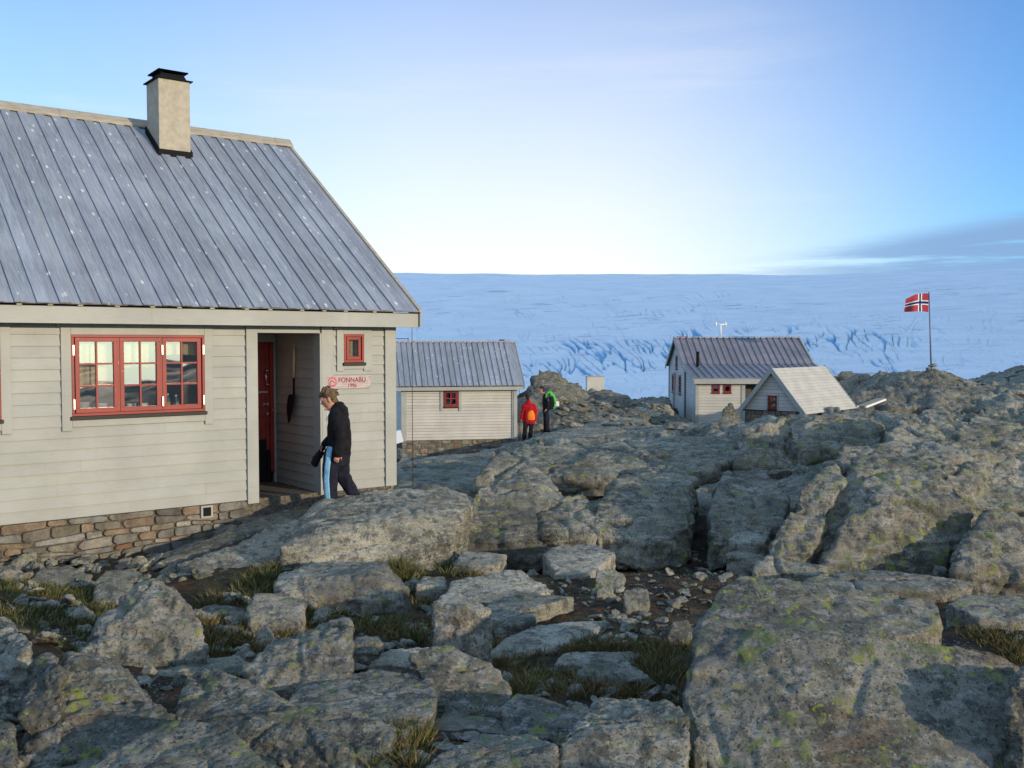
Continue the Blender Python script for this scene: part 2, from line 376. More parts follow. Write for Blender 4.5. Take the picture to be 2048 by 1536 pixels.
def gridmesh(name,X,Y,Z,nr,na,wrap,mat,attrs={}):
    me=bpy.data.meshes.new(name); nv=len(X)
    idx=np.arange(nr*na).reshape(nr,na)
    nx=np.roll(idx,-1,1)
    a=idx[:-1];b=nx[:-1];c=nx[1:];d=idx[1:]
    q=np.stack([a,b,c,d],-1)[:, :(na if wrap else na-1)].reshape(-1,4)[:,::-1]
    me.vertices.add(nv); me.vertices.foreach_set('co',np.c_[X,Y,Z].astype(np.float32).ravel())
    me.loops.add(q.size); me.loops.foreach_set('vertex_index',q.ravel().astype(np.int32))
    me.polygons.add(len(q)); me.polygons.foreach_set('loop_start',np.arange(0,q.size,4,dtype=np.int32)); me.polygons.foreach_set('loop_total',np.full(len(q),4,np.int32))
    me.polygons.foreach_set('use_smooth',np.ones(len(q),bool)); me.update(); me.validate()
    for k,v in attrs.items():
        at=me.attributes.new(k,'FLOAT','POINT'); at.data.foreach_set('value',v.astype(np.float32))
    o=bpy.data.objects.new(name,me); COL.objects.link(o); me.materials.append(mat); return o
def groundmat():
    m=rockmat('ground_rock_and_soil',1.0,.95); t=T.__new__(T); t.m=m; t.t=m.node_tree; t.b=t.t.nodes['Principled BSDF']
    rc=t.b.inputs['Base Color'].links[0].from_socket
    p=t.pos(); n1=t.noise(p,2.2,6,.65)
    s=t.mix(t.mr(n1,.38,.62),(.020,.016,.012),(.055,.040,.020))
    s=t.mix(t.mr(t.noise(t.pos(loc=(4,4,4)),3.1,6,.7),.50,.60,0,.85),s,(.115,.050,.022))
    s=t.mix(t.mr(t.noise(t.pos(loc=(14,4,4)),2.4,6,.7),.53,.63,0,.8),s,(.085,.078,.028))
    v=t.vor(p,26); peb=t.math('MULTIPLY',t.mr(v[0],.22,.34,1,0),t.mr(t.noise(t.pos(loc=(1,9,4)),2.6,4,.6),.50,.60))
    s=t.mix(t.math('MULTIPLY',peb,.8),s,(.22,.215,.20))
    f=t.attr('rock','Fac'); f=t.mr(t.math('ADD',f,t.math('MULTIPLY',t.math('SUBTRACT',t.noise(p,6,5,.7),.5),.7)),.40,.60)
    t.l(t.mix(f,s,rc),t.b.inputs['Base Color'])
    return m
ground=tag(gridmesh('ground',Xg,Yg,Zg,len(rr),len(angs),True,groundmat(),{'rock':rkg}),kind='structure')

# ------------------------------------------------------------------ glacier
def yprof(r): return np.interp(np.log(r),np.log([150,300,500,900,1300,1650,2000]),[905,800,742,672,612,572,551])
ga=np.concatenate([np.linspace(-R(80),-R(9),40,endpoint=False),np.linspace(-R(9),R(30),880,endpoint=False),np.linspace(R(30),R(75),40)])
gr=np.concatenate([np.exp(np.linspace(math.log(170),math.log(1990),600)),np.array([2050,2150,2400,3000,4200])])
GA,GR=np.meshgrid(ga,gr); GX=(GR*np.sin(GA)).ravel(); GY=(GR*np.cos(GA)).ravel(); GRr=GR.ravel()
vv=yprof(np.clip(GRr,150,2000)); uu=1024+F*np.clip(np.tan(GA.ravel()),-2,2)
tilt=np.interp(uu,[780,1300,1600,2048],[-4,-1,4,2])*sstep(vv,700,560)
GZ=CZ+GRr*(687-(vv+tilt))/F
GZ=np.where(GRr>2000,GZ-(GRr-2000)*.16,GZ)
unit=GRr/F
und=fbm(np.c_[uu/260,vv/52,vv*0],3)*5+fbm(np.c_[uu/70,vv/16,vv*0+3],3)*1.1
wx=fbm(np.c_[uu/90,vv/60,vv*0+9],3)
# zone A: big open crevasses (right of middle), zone B: thin far ones
cA=1-np.abs(perlin(np.c_[(uu-(vv-690)*.85)/17+wx*1.6,vv/46+wx,vv*0+1]))*2
mA=sstep(perlin(np.c_[uu/62,vv/26,vv*0+5])+.42*np.exp(-((vv-(722-np.clip((uu-1150)*.085,-20,45)))/26)**2)*(1.15+.3*np.sin(uu/95)),.02,.42)*sstep(vv,640,672)*sstep(vv,778,748)*sstep(uu,900,1010)*sstep(uu,1900,1720)
kA=sstep(cA,.72,.97)*mA
cB=1-np.abs(perlin(np.c_[(uu-(vv-610)*1.1)/15+wx*1.2,vv/30,vv*0+31]))*2
mB=sstep(perlin(np.c_[uu/75,vv/20,vv*0+15])+.30*np.exp(-((vv-612)/20)**2),.02,.35)*sstep(uu,960,1060)*sstep(uu,1600,1450)*sstep(vv,578,596)*sstep(vv,655,630)
kB=sstep(cB,.86,.99)*mB
cC=1-np.abs(perlin(np.c_[(uu-(vv-690)*.5)/24+wx*1.5,vv/30+4,vv*0+61]))*2
kC=sstep(cC,.84,1.)*sstep(perlin(np.c_[uu/50,vv/18,vv*0+25]),-.12,.2)*sstep(vv,600,650)
blocks=fbm(np.c_[uu/9,vv/7,vv*0+2],3)*(.25+1.9*np.clip(mA,0,1))
GZ=GZ+unit*(und*.55+blocks-kA*8.5-kB*3.2-kC*2.6)
ice=np.clip(kA*1.1+kB*.55+kC*.35+mA*.16,0,1)
t=T('glacier_ice'); p=t.pos()
st=t.attr('ice','Fac'); dirt=t.attr('dirt','Fac')
c=t.mix(t.mr(t.noise(p,.02,6,.6),.35,.65),(.80,.83,.87),(.89,.91,.93))
c=t.mix(t.mr(dirt,.0,1.,0,.62),c,(.26,.29,.35)); c=t.mix(t.mr(st,.05,.9,0,.85),c,(.13,.42,.66))
M['ice']=t.done(c,.75,t.bump(t.noise(t.pos((1,.25,1)),.12,7,.7),.5,2.),.2)
d1=sstep(fbm(np.c_[uu/75,(vv+uu*.04)/3.2,vv*0+44],4,.6),.22,.62)*(.25+.75*sstep(perlin(np.c_[uu/190,vv/30,vv*0+4]),-.15,.35))
d1=np.maximum(d1*.75,sstep(fbm(np.c_[uu/10,vv/2.6,vv*0+4],3),.45,.7)*.55*sstep(vv,600,700))
dl=np.exp(-((vv-(741+ (uu-1650)*.035+6*wx))/2.0)**2)*sstep(uu,1560,1640)*sstep(uu,1900,1780)
dirtv=np.clip(np.maximum(d1,dl),0,1)*sstep(vv,556,590)
tag(gridmesh('glacier',GX,GY,GZ,len(gr),len(ga),False,M['ice'],{'ice':ice,'dirt':dirtv}),kind='structure')
# mountains behind and beside the viewer: low far ones (mirrored in the panes) and an unseen ridge added to shade the glacier
def mountain(name,s0,s1,p0,p1,hf,ns=40,npp=120,mat='rock_dark'):
    s=np.linspace(0,1,ns); q=np.linspace(p0,p1,npp); Q_,S_=np.meshgrid(q,s)
    sp=s0+(s1-s0)*S_; X=(sp*.80+Q_*.60).ravel(); Y=(-sp*.60+Q_*.80).ravel()
    h=(hf(Q_)*np.sin(np.pi*S_)**.8).ravel(); nse=fbm(np.c_[X*.004,Y*.004,X*0],5,.55)
    Z=-205+h*(1+.25*nse)+8*nse
    return tag(gridmesh(name,X,Y,Z,ns,npp,False,M[mat]),kind='structure')
mountain('mountain_ridge',420,1000,62,2900,lambda q:20+620*sstep(q,66,420)+200*sstep(q,60,95))
mountain('mountain',2600,4200,-2600,900,lambda q:18+110*sstep(q,-60,270)+10*np.sin(q/60.))

# ------------------------------------------------------------------ rocks
BV=[]
def hull_into(bm,pts):
    vs=[bm.verts.new(p) for p in pts]
    r=bmesh.ops.convex_hull(bm,input=vs)
    dele=[g for g in set(r['geom_interior']+r['geom_unused']) if isinstance(g,bmesh.types.BMVert)]
    bmesh.ops.delete(bm,geom=dele,context='VERTS')
def remeshed(bm,vox,smooth):
    me=bpy.data.meshes.new('tmp'); bm.to_mesh(me); bm.free()
    o=bpy.data.objects.new('tmp',me); COL.objects.link(o)
    m=o.modifiers.new('r','REMESH'); m.mode='VOXEL'; m.voxel_size=vox; m.use_smooth_shade=True
    if smooth>3: smooth-=1
    if smooth: s=o.modifiers.new('s','SMOOTH'); s.factor=.5; s.iterations=smooth
    dg=bpy.context.evaluated_depsgraph_get(); dg.update()
    me2=bpy.data.meshes.new_from_object(o.evaluated_get(dg)); bpy.data.objects.remove(o); bpy.data.meshes.remove(me)
    return me2
def displace(me,amp,freq,seed=0,vs_=0):
    n=len(me.vertices); co=np.empty(n*3,np.float32); me.vertices.foreach_get('co',co); co=co.reshape(-1,3).astype(float)
    no=np.empty(n*3,np.float32); me.vertices.foreach_get('normal',no); no=no.reshape(-1,3)
    q=co*freq+seed*7.7
    # bedding tilted planes + breaks + grain
    b=co@np.array([.18,.30,.94]); lay=fbm(np.c_[co[:,0]*freq*.35,co[:,1]*freq*.35,b*freq*3.2]+seed,3)
    brk=np.abs(perlin(q*.8+3)); brk=-sstep(brk,.09,0)
    warp=q*.9+.4*np.c_[perlin(q*1.3),perlin(q*1.3+9),perlin(q*1.3+19)]
    cell=np.round(perlin(warp)*3.2)/3.2*.6+perlin(q*.5+4)*.7
    d=amp*1.35*(.75*cell+.55*lay+.65*brk+.40*fbm(q*2.1,4,.55)+.30*fbm(q*7,4,.62))
    if vs_:
        ca,sa=math.cos(.5+seed),math.sin(.5+seed); X,Y,Z=co.T; k=1/vs_
        wq=.30*np.c_[fbm(co*k,3),fbm(co*k+7,3)]
        f1,f2,cid=voro(np.c_[X*ca+Y*sa,(-X*sa+Y*ca)*.6+Z*.7]*k+wq)
        d=d+vs_*((cid-.5)*.05*sstep(f2-f1,0,.25)-.055*sstep(f2-f1,.045,0))
    co+=no*d[:,None]; me.vertices.foreach_set('co',co.astype(np.float32).ravel()); me.update()
nrock=[0]
def rock(label,zg,pts,mat='rock',amp=1.,smooth=5,name='boulder',cat='boulder',vox=None,group=None,kind=None,yb=None,drop=.35,res=2.6):
    hl=pts if isinstance(pts[0],list) else [pts]
    allp=[p for h in hl for p in h]; ym=max(allp,key=lambda p:p[1] if p[2]<.3 else 0)
    Yb=yb or onZ(ym[0],ym[1],zg).y
    bm=bmesh.new(); W_=[]
    for h in hl:
        q=[onY(px,py,Yb+dy) for px,py,dy in h]; W_+=q
        dn=[Vector((a.x,a.y,zg-drop)) for a in q]
        hull_into(bm,q+dn)
    cx=sum(p.x for p in W_)/len(W_); cy=sum(p.y for p in W_)/len(W_)
    size=max(max(p.x for p in W_)-min(p.x for p in W_),.1)
    hgt=max(p.z for p in W_)-zg
    vox=vox or max(res*Yb/995,.013)
    me=remeshed(bm,vox,smooth); nrock[0]+=1
    sz=min(size,max(hgt*1.6,.15))
    displace(me,amp*(.052 if sz<1.2 else .060)*sz**.8,1.6/sz**.75,nrock[0],0 if name!='rock_outcrop' else (0 if Yb<9 or amp<.9 else 1.5 if Yb<17 else 2.4))
    me.transform(Matrix.Translation((-cx,-cy,-zg)))
    me.name=name; me.materials.clear(); me.materials.append(M[mat])
    o=bpy.data.objects.new(name,me); COL.objects.link(o); o.location=(cx,cy,zg)
    BV.append((o,None))
    if kind: tag(o,kind=kind)
    else: tag(o,label,cat,group)
    return o
#  -- far and middle bedrock
OC=dict(name='rock_outcrop',cat='rock outcrop')
rock('lichen-spotted bedrock shelf under the stone footing of the grey-roofed middle hut',-.9,[(780,1000,0),(785,935,5),(850,914,8),(990,902,9),(985,945,4),(900,990,0)],'rock_green',smooth=8,**OC)
rock('low bedrock ridge running from the two hikers to the white gabled hut',-1.1,[[(1010,895,0),(1030,885,1.5),(1100,866,5),(1200,840,9),(1240,832,10),(1290,836,10),(1300,862,4),(1200,890,0)],[(1240,890,0),(1290,850,6),(1345,852,8),(1440,862,6),(1460,885,1),(1350,895,0)]],'rock',smooth=7,**OC)
rock('long pale green bedrock hump across the middle, behind the cracked slabs',-.5,[[(950,955,0),(985,925,.8),(1000,905,1.6),(1090,885,2.6),(1180,880,4),(1195,940,.3),(1100,962,0)],[(1125,955,0),(1165,905,1.2),(1200,888,3),(1290,872,4.4),(1400,872,4.4),(1470,874,3.7),(1492,905,1.2),(1400,945,0),(1250,950,0)]],'rock',smooth=8,**OC)
rock('tall pale bedrock mound left of the grass, with a vertical crack to its left',-.5,[[(905,1085,0),(925,1010,.5),(950,975,.9),(1040,960,1.3),(1060,938,3.3),(1120,975,1.6),(1150,1030,.8),(1145,1078,0),(1000,1088,0)],[(1095,1075,0),(1112,1005,.9),(1165,980,1.7),(1212,1040,.7),(1200,1070,0)]],'rock',smooth=6,**OC)
rock('wide cracked bedrock face in the middle with a dark diagonal fissure',-.5,[[(1175,1062,.2),(1192,1010,.8),(1232,965,1.8),(1240,945,3.9),(1340,930,4.6),(1375,975,1.6),(1395,955,3.0),(1385,1050,.4),(1300,1090,0)],[(1420,1090,0),(1414,1020,.6),(1440,970,1.5),(1450,940,3.8),(1530,938,4.0),(1575,985,1.6),(1565,1045,.7),(1500,1080,.2)]],'rock',smooth=6,**OC)
rock('rounded green-grey bedrock hump directly below the small gabled hut',-.2,[[(1475,908,0),(1485,880,.4),(1525,848,1.0),(1580,826,2.6),(1590,925,0)],[(1592,930,0),(1582,880,.4),(1612,840,1.1),(1660,819,2.4),(1720,817,2.6),(1765,842,1.6),(1762,895,.3),(1700,920,0)]],'rock_green',smooth=8,**OC)
rock('broad bedrock crest on the right between the gabled hut and the flag hill',-.1,[[(1770,905,0),(1776,865,.8),(1805,832,1.8),(1880,813,3.4),(1920,835,2.2),(1915,890,.6)],[(1895,905,0),(1908,860,1.2),(1950,826,2.6),(2020,838,2.6),(2110,870,1.8),(2110,960,0)]],'rock',smooth=8,**OC)
rock('stepped bedrock ledge behind the great dome',-.2,[[(1650,935,.2),(1690,895,1.2),(1800,880,1.8),(1930,892,1.6),(1980,930,.8),(1950,985,0),(1800,960,0)],[(1935,1010,0),(1952,950,.7),(2030,910,1.3),(2130,930,1.2),(2130,1030,0)]],'rock',smooth=7,**OC)
rock('great wrinkled bedrock dome at right with bright yellow lichen on its face',-.5,[[(1528,1118,.2),(1556,1142,0),(1606,1138,.1),(1655,1040,.35),(1690,960,.9),(1675,922,1.5),(1605,962,.9),(1570,1035,.4)],[(1640,1145,0),(1690,1040,.25),(1722,965,.8),(1705,912,1.7),(1760,900,1.95),(1840,910,1.75),(1900,945,1.05),(1940,1000,.6),(1948,1065,.4),(1880,1120,.1),(1740,1132,0),(1780,1000,.3)]],'rock_green',smooth=8,amp=.75,**OC)
rock('blue-grey rock at the right edge beside the great dome',-.45,[(1905,1142,0),(2070,1160,0),(2090,1040,1),(2030,1030,.9),(1985,1018,.9),(1955,1045,.7),(1920,1100,.3)],'rock',smooth=5,**OC)
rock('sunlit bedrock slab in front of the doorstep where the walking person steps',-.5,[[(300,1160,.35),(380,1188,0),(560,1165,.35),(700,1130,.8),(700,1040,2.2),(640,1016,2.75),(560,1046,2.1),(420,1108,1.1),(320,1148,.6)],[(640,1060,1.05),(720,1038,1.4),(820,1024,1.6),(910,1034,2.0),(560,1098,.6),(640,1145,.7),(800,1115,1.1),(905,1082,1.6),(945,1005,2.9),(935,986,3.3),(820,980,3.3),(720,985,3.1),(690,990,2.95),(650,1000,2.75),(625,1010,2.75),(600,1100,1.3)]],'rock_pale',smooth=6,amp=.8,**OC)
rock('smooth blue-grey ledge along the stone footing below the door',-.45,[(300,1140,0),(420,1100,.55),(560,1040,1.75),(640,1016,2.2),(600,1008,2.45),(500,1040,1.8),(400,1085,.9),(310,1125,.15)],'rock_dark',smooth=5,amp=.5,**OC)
rock('low flat slab at the foot of the chain by the house corner',-.75,[(775,1000,0),(900,985,.4),(905,965,3),(830,960,3.4),(780,968,3)],'rock',smooth=5,amp=.7,**OC)
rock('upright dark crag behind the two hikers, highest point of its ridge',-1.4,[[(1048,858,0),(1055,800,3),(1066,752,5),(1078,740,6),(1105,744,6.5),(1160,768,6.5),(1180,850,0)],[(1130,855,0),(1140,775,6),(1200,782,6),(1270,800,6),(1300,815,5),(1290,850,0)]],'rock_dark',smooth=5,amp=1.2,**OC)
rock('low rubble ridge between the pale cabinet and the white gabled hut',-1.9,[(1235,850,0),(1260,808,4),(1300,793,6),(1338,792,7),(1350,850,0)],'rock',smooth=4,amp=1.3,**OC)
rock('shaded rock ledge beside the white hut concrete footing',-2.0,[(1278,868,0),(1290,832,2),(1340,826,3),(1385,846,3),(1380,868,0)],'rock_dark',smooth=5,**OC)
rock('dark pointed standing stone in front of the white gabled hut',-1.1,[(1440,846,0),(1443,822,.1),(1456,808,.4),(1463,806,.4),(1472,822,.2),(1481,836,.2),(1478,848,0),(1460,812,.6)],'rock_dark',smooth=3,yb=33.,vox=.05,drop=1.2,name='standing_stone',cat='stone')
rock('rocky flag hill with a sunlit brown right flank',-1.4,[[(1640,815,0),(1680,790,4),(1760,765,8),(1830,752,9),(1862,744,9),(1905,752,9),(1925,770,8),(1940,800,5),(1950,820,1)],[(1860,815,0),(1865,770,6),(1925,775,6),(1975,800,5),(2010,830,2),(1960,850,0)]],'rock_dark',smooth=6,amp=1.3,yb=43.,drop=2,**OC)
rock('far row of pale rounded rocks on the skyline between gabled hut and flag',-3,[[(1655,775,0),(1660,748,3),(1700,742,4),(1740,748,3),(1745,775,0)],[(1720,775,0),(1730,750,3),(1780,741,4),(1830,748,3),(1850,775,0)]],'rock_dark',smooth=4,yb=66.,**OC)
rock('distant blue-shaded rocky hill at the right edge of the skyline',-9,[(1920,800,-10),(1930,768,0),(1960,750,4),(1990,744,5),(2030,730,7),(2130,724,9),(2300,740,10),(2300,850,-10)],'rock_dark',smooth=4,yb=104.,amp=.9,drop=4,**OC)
#  -- boulders in front, each one its own stone
rock('triangular lichen boulder standing upright at left below the house footing',-.2,[(150,1322,0),(280,1335,0),(415,1305,.1),(400,1245,.25),(347,1185,.42),(304,1154,.55),(240,1200,.6),(152,1305,.25),(350,1190,1.2),(305,1170,1.1)],smooth=4)
rock('big black-crusted boulder at lower left with lichen on its shaded face',.0,[(92,1580,0),(360,1580,.1),(352,1430,.5),(270,1366,.8),(200,1318,1.0),(135,1308,1.0),(98,1400,.6),(225,1325,1.8),(140,1330,1.8)],'rock_green',smooth=4)
rock('long sloping boulder right of the black-crusted one, with a sunlit top edge',.0,[(350,1580,.3),(735,1580,0),(700,1500,.15),(630,1440,.45),(540,1390,.75),(425,1338,1.05),(372,1350,1.0),(345,1430,.6),(560,1400,1.5),(430,1350,1.7)],smooth=4)
rock('rounded boulder at the bottom edge overlapping two larger ones',.15,[(150,1620,0),(575,1620,0),(530,1522,.3),(450,1452,.6),(350,1438,.7),(240,1490,.5),(165,1545,.3),(400,1450,1.2)],smooth=4)
rock('pale weathered boulder cut by the left edge of the view',-.05,[(-90,1450,0),(50,1410,.1),(62,1290,.2),(45,1250,.5),(0,1235,.6),(-90,1240,.7),(0,1250,1.3)],'rock_pale',smooth=5)
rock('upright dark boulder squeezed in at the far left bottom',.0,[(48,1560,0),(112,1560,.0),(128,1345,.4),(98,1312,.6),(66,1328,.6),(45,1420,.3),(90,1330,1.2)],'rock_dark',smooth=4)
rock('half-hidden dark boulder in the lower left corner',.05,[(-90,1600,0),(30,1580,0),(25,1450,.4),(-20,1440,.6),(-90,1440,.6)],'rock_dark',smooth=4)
rock('blunt lichen boulder in the centre left with a flat right side',-.15,[(478,1330,.2),(520,1378,0),(640,1388,0),(708,1348,.1),(706,1262,.4),(692,1235,.6),(640,1250,.6),(530,1292,.5),(600,1275,1.2),(700,1250,1.1)],smooth=4)
rock('thin flat slab wedged between the triangular and black-crusted boulders',-.15,[(205,1336,.5),(480,1312,.7),(520,1342,.1),(260,1356,0),(400,1314,1.0)],'rock_green',smooth=4)
rock('small mint-grey boulder at the foot of the triangular boulder',-.25,[(345,1325,0),(428,1322,0),(408,1294,.2),(386,1284,.3),(357,1300,.2),(390,1290,.5)],'rock_green',smooth=3)
rock('large flat-topped pale boulder below the sunlit slab',-.42,[(547,1166,.2),(562,1192,0),(720,1214,0),(790,1202,.0),(820,1180,.3),(775,1130,.8),(700,1121,1.3),(620,1124,1.1),(560,1150,.6),(600,1156,.2),(740,1150,.15)],'rock_pale',smooth=4)
rock('rounded grassy-footed boulder left of the flat-topped pale one',-.38,[(490,1215,.2),(505,1186,.4),(560,1188,.5),(614,1206,.3),(600,1245,0),(545,1268,0),(500,1240,0),(560,1190,.9)],smooth=4)
rock('low broken boulder in grass behind the triangular one',-.4,[(375,1245,0),(385,1218,.3),(430,1205,.5),(490,1215,.4),(495,1238,0),(430,1250,0)],smooth=3)
rock('square-cut white boulder standing in the centre of the hollow',-.32,[(870,1292,.15),(935,1309,0),(962,1305,.05),(985,1268,.2),(981,1218,.35),(940,1192,.6),(895,1184,.6),(863,1205,.2),(932,1218,.08),(866,1280,.1)],'rock_pale',smooth=3,amp=.7)
rock('flat whitish slab just behind the square-cut boulder',-.46,[(885,1205,0),(900,1162,.55),(985,1146,.9),(1040,1138,1),(1108,1180,.6),(1005,1207,0)],'rock_pale',smooth=3)
rock('tapering slab pointing right below the flat whitish one',-.5,[(955,1245,0),(972,1208,.4),(1060,1188,.7),(1152,1193,.6),(1065,1216,.2),(985,1247,0)],'rock_pale',smooth=3,amp=.7)
rock('narrow sliver of rock sunk in moss right of the square-cut boulder',-.5,[(985,1258,0),(1020,1232,.3),(1075,1222,.4),(1070,1238,.1),(1000,1260,0)],'rock',smooth=3,amp=.6)
rock('long leaf-shaped slab lying in the grass of the hollow',-.5,[(965,1314,0),(1005,1278,.4),(1060,1252,.8),(1140,1242,1),(1225,1240,1.0),(1190,1262,.65),(1100,1297,.2),(1010,1314,0)],'rock_pale',smooth=3,amp=.7)
rock('bluish low stone behind the long speckled boulder',-.25,[(735,1328,0),(778,1296,.35),(865,1292,.5),(862,1334,0),(800,1335,0)],'rock_pale',smooth=3)
rock('long speckled boulder leaning down to the right in the lower centre',-.25,[(842,1345,.3),(820,1314,.45),(860,1291,.6),(905,1297,.6),(985,1334,.5),(1024,1370,.35),(1024,1402,.2),(1005,1438,.05),(890,1434,0),(860,1390,.1),(900,1300,1.1),(990,1345,.9)],'rock',smooth=4)
rock('slab with a thin white quartz vein across its bluish top',-.15,[(572,1402,.3),(600,1376,.6),(740,1337,1),(850,1350,.9),(877,1388,.5),(866,1432,.1),(780,1475,0),(640,1445,.0)],smooth=4)
rock('lichen-patched stone below the quartz-veined slab',-.05,[(595,1412,.5),(640,1400,.6),(745,1428,.4),(795,1456,.3),(782,1505,.1),(700,1550,0),(640,1530,0)],'rock_green',smooth=4)
rock('small pointed green stone beside the grass blades at bottom centre',-.1,[(782,1520,0),(795,1465,.1),(812,1448,.2),(828,1480,.1),(832,1515,0)],'rock_green',smooth=3)
rock('narrow lichen boulder lying below the long speckled one',-.2,[(842,1482,0),(858,1446,.3),(900,1430,.4),(990,1433,.4),(1032,1464,.2),(1015,1478,0),(930,1494,0)],'rock_green',smooth=3)
rock('dark green stone under the narrow lichen boulder',-.1,[(825,1530,0),(842,1488,.2),(890,1476,.3),(925,1498,.15),(915,1528,0)],'rock_green',smooth=3)
rock('brownish shard propped against the long speckled boulder',-.2,[(878,1442,0),(888,1408,.15),(915,1398,.25),(940,1420,.15),(938,1442,0)],'rock',smooth=2)
rock('blue-topped boulder between the speckled boulder and the big pale one',-.2,[(1002,1412,.3),(1030,1388,.5),(1090,1398,.55),(1187,1430,.3),(1182,1455,.1),(1095,1482,0),(1008,1470,0),(1060,1390,.9)],'rock',smooth=4)
rock('big pale lumpy boulder at the bottom right of centre',-.12,[(1105,1580,0),(1372,1570,0),(1380,1430,.4),(1352,1410,.6),(1262,1394,.9),(1192,1397,.8),(1165,1430,.5),(1118,1482,.2)],'rock_pale',smooth=5)
rock('flat lichen boulder at the bottom edge in the centre',-.02,[(790,1590,0),(1118,1590,0),(1114,1492,.4),(1062,1470,.7),(960,1466,.8),(882,1502,.4)],'rock',smooth=4)
rock('huge lichen-splashed bedrock slab filling the lower right',-.3,[[(1380,1345,.62),(1392,1258,1.15),(1435,1175,1.65),(1478,1151,1.8),(1560,1154,1.9),(1640,1180,1.85),(1720,1192,1.8),(1800,1184,1.75),(1875,1204,1.6),(1888,1232,1.4),(1862,1258,1.15),(1640,1280,.95),(1500,1330,.7)],[(1366,1384,.55),(1372,1332,.8),(1420,1275,1.0),(1520,1262,.92),(1650,1266,.82),(1850,1276,.80),(1980,1292,.80),(2045,1330,.8),(2050,1400,.55),(1980,1580,.05),(1960,1690,-.35),(1470,1690,-.4),(1470,1580,0),(1500,1500,.2),(1400,1432,.5),(1700,1400,.45)]],'rock_green',smooth=9,amp=.45,yb=5.47,res=2.1,**OC)
rock('low rock strip with mossy hollow between the dome and the lower right slab',-.42,[(1590,1165,.2),(1640,1142,.6),(1740,1140,.7),(1900,1158,.5),(1960,1165,.2),(1880,1185,0),(1700,1180,0)],'rock',smooth=5,**OC)
rock('grey slab at the right edge above the lower right slab',-.3,[(1890,1205,0.3),(1930,1188,.6),(2080,1190,.7),(2080,1245,0),(1960,1235,0)],'rock',smooth=5,**OC)
rock('pale bedrock spur at the left foot of the great dome',-.48,[(1500,1140,0),(1535,1112,.4),(1600,1118,.4),(1665,1128,.2),(1640,1150,0),(1540,1155,0)],'rock_pale',smooth=4,**OC)
rock('dark boulder touching the right edge low down in shade',-.25,[(2015,1440,-.1),(2020,1370,0),(2050,1338,.2),(2160,1330,.4),(2200,1420,.2),(2180,1560,-.3)],'rock_dark',smooth=4,yb=5.6)
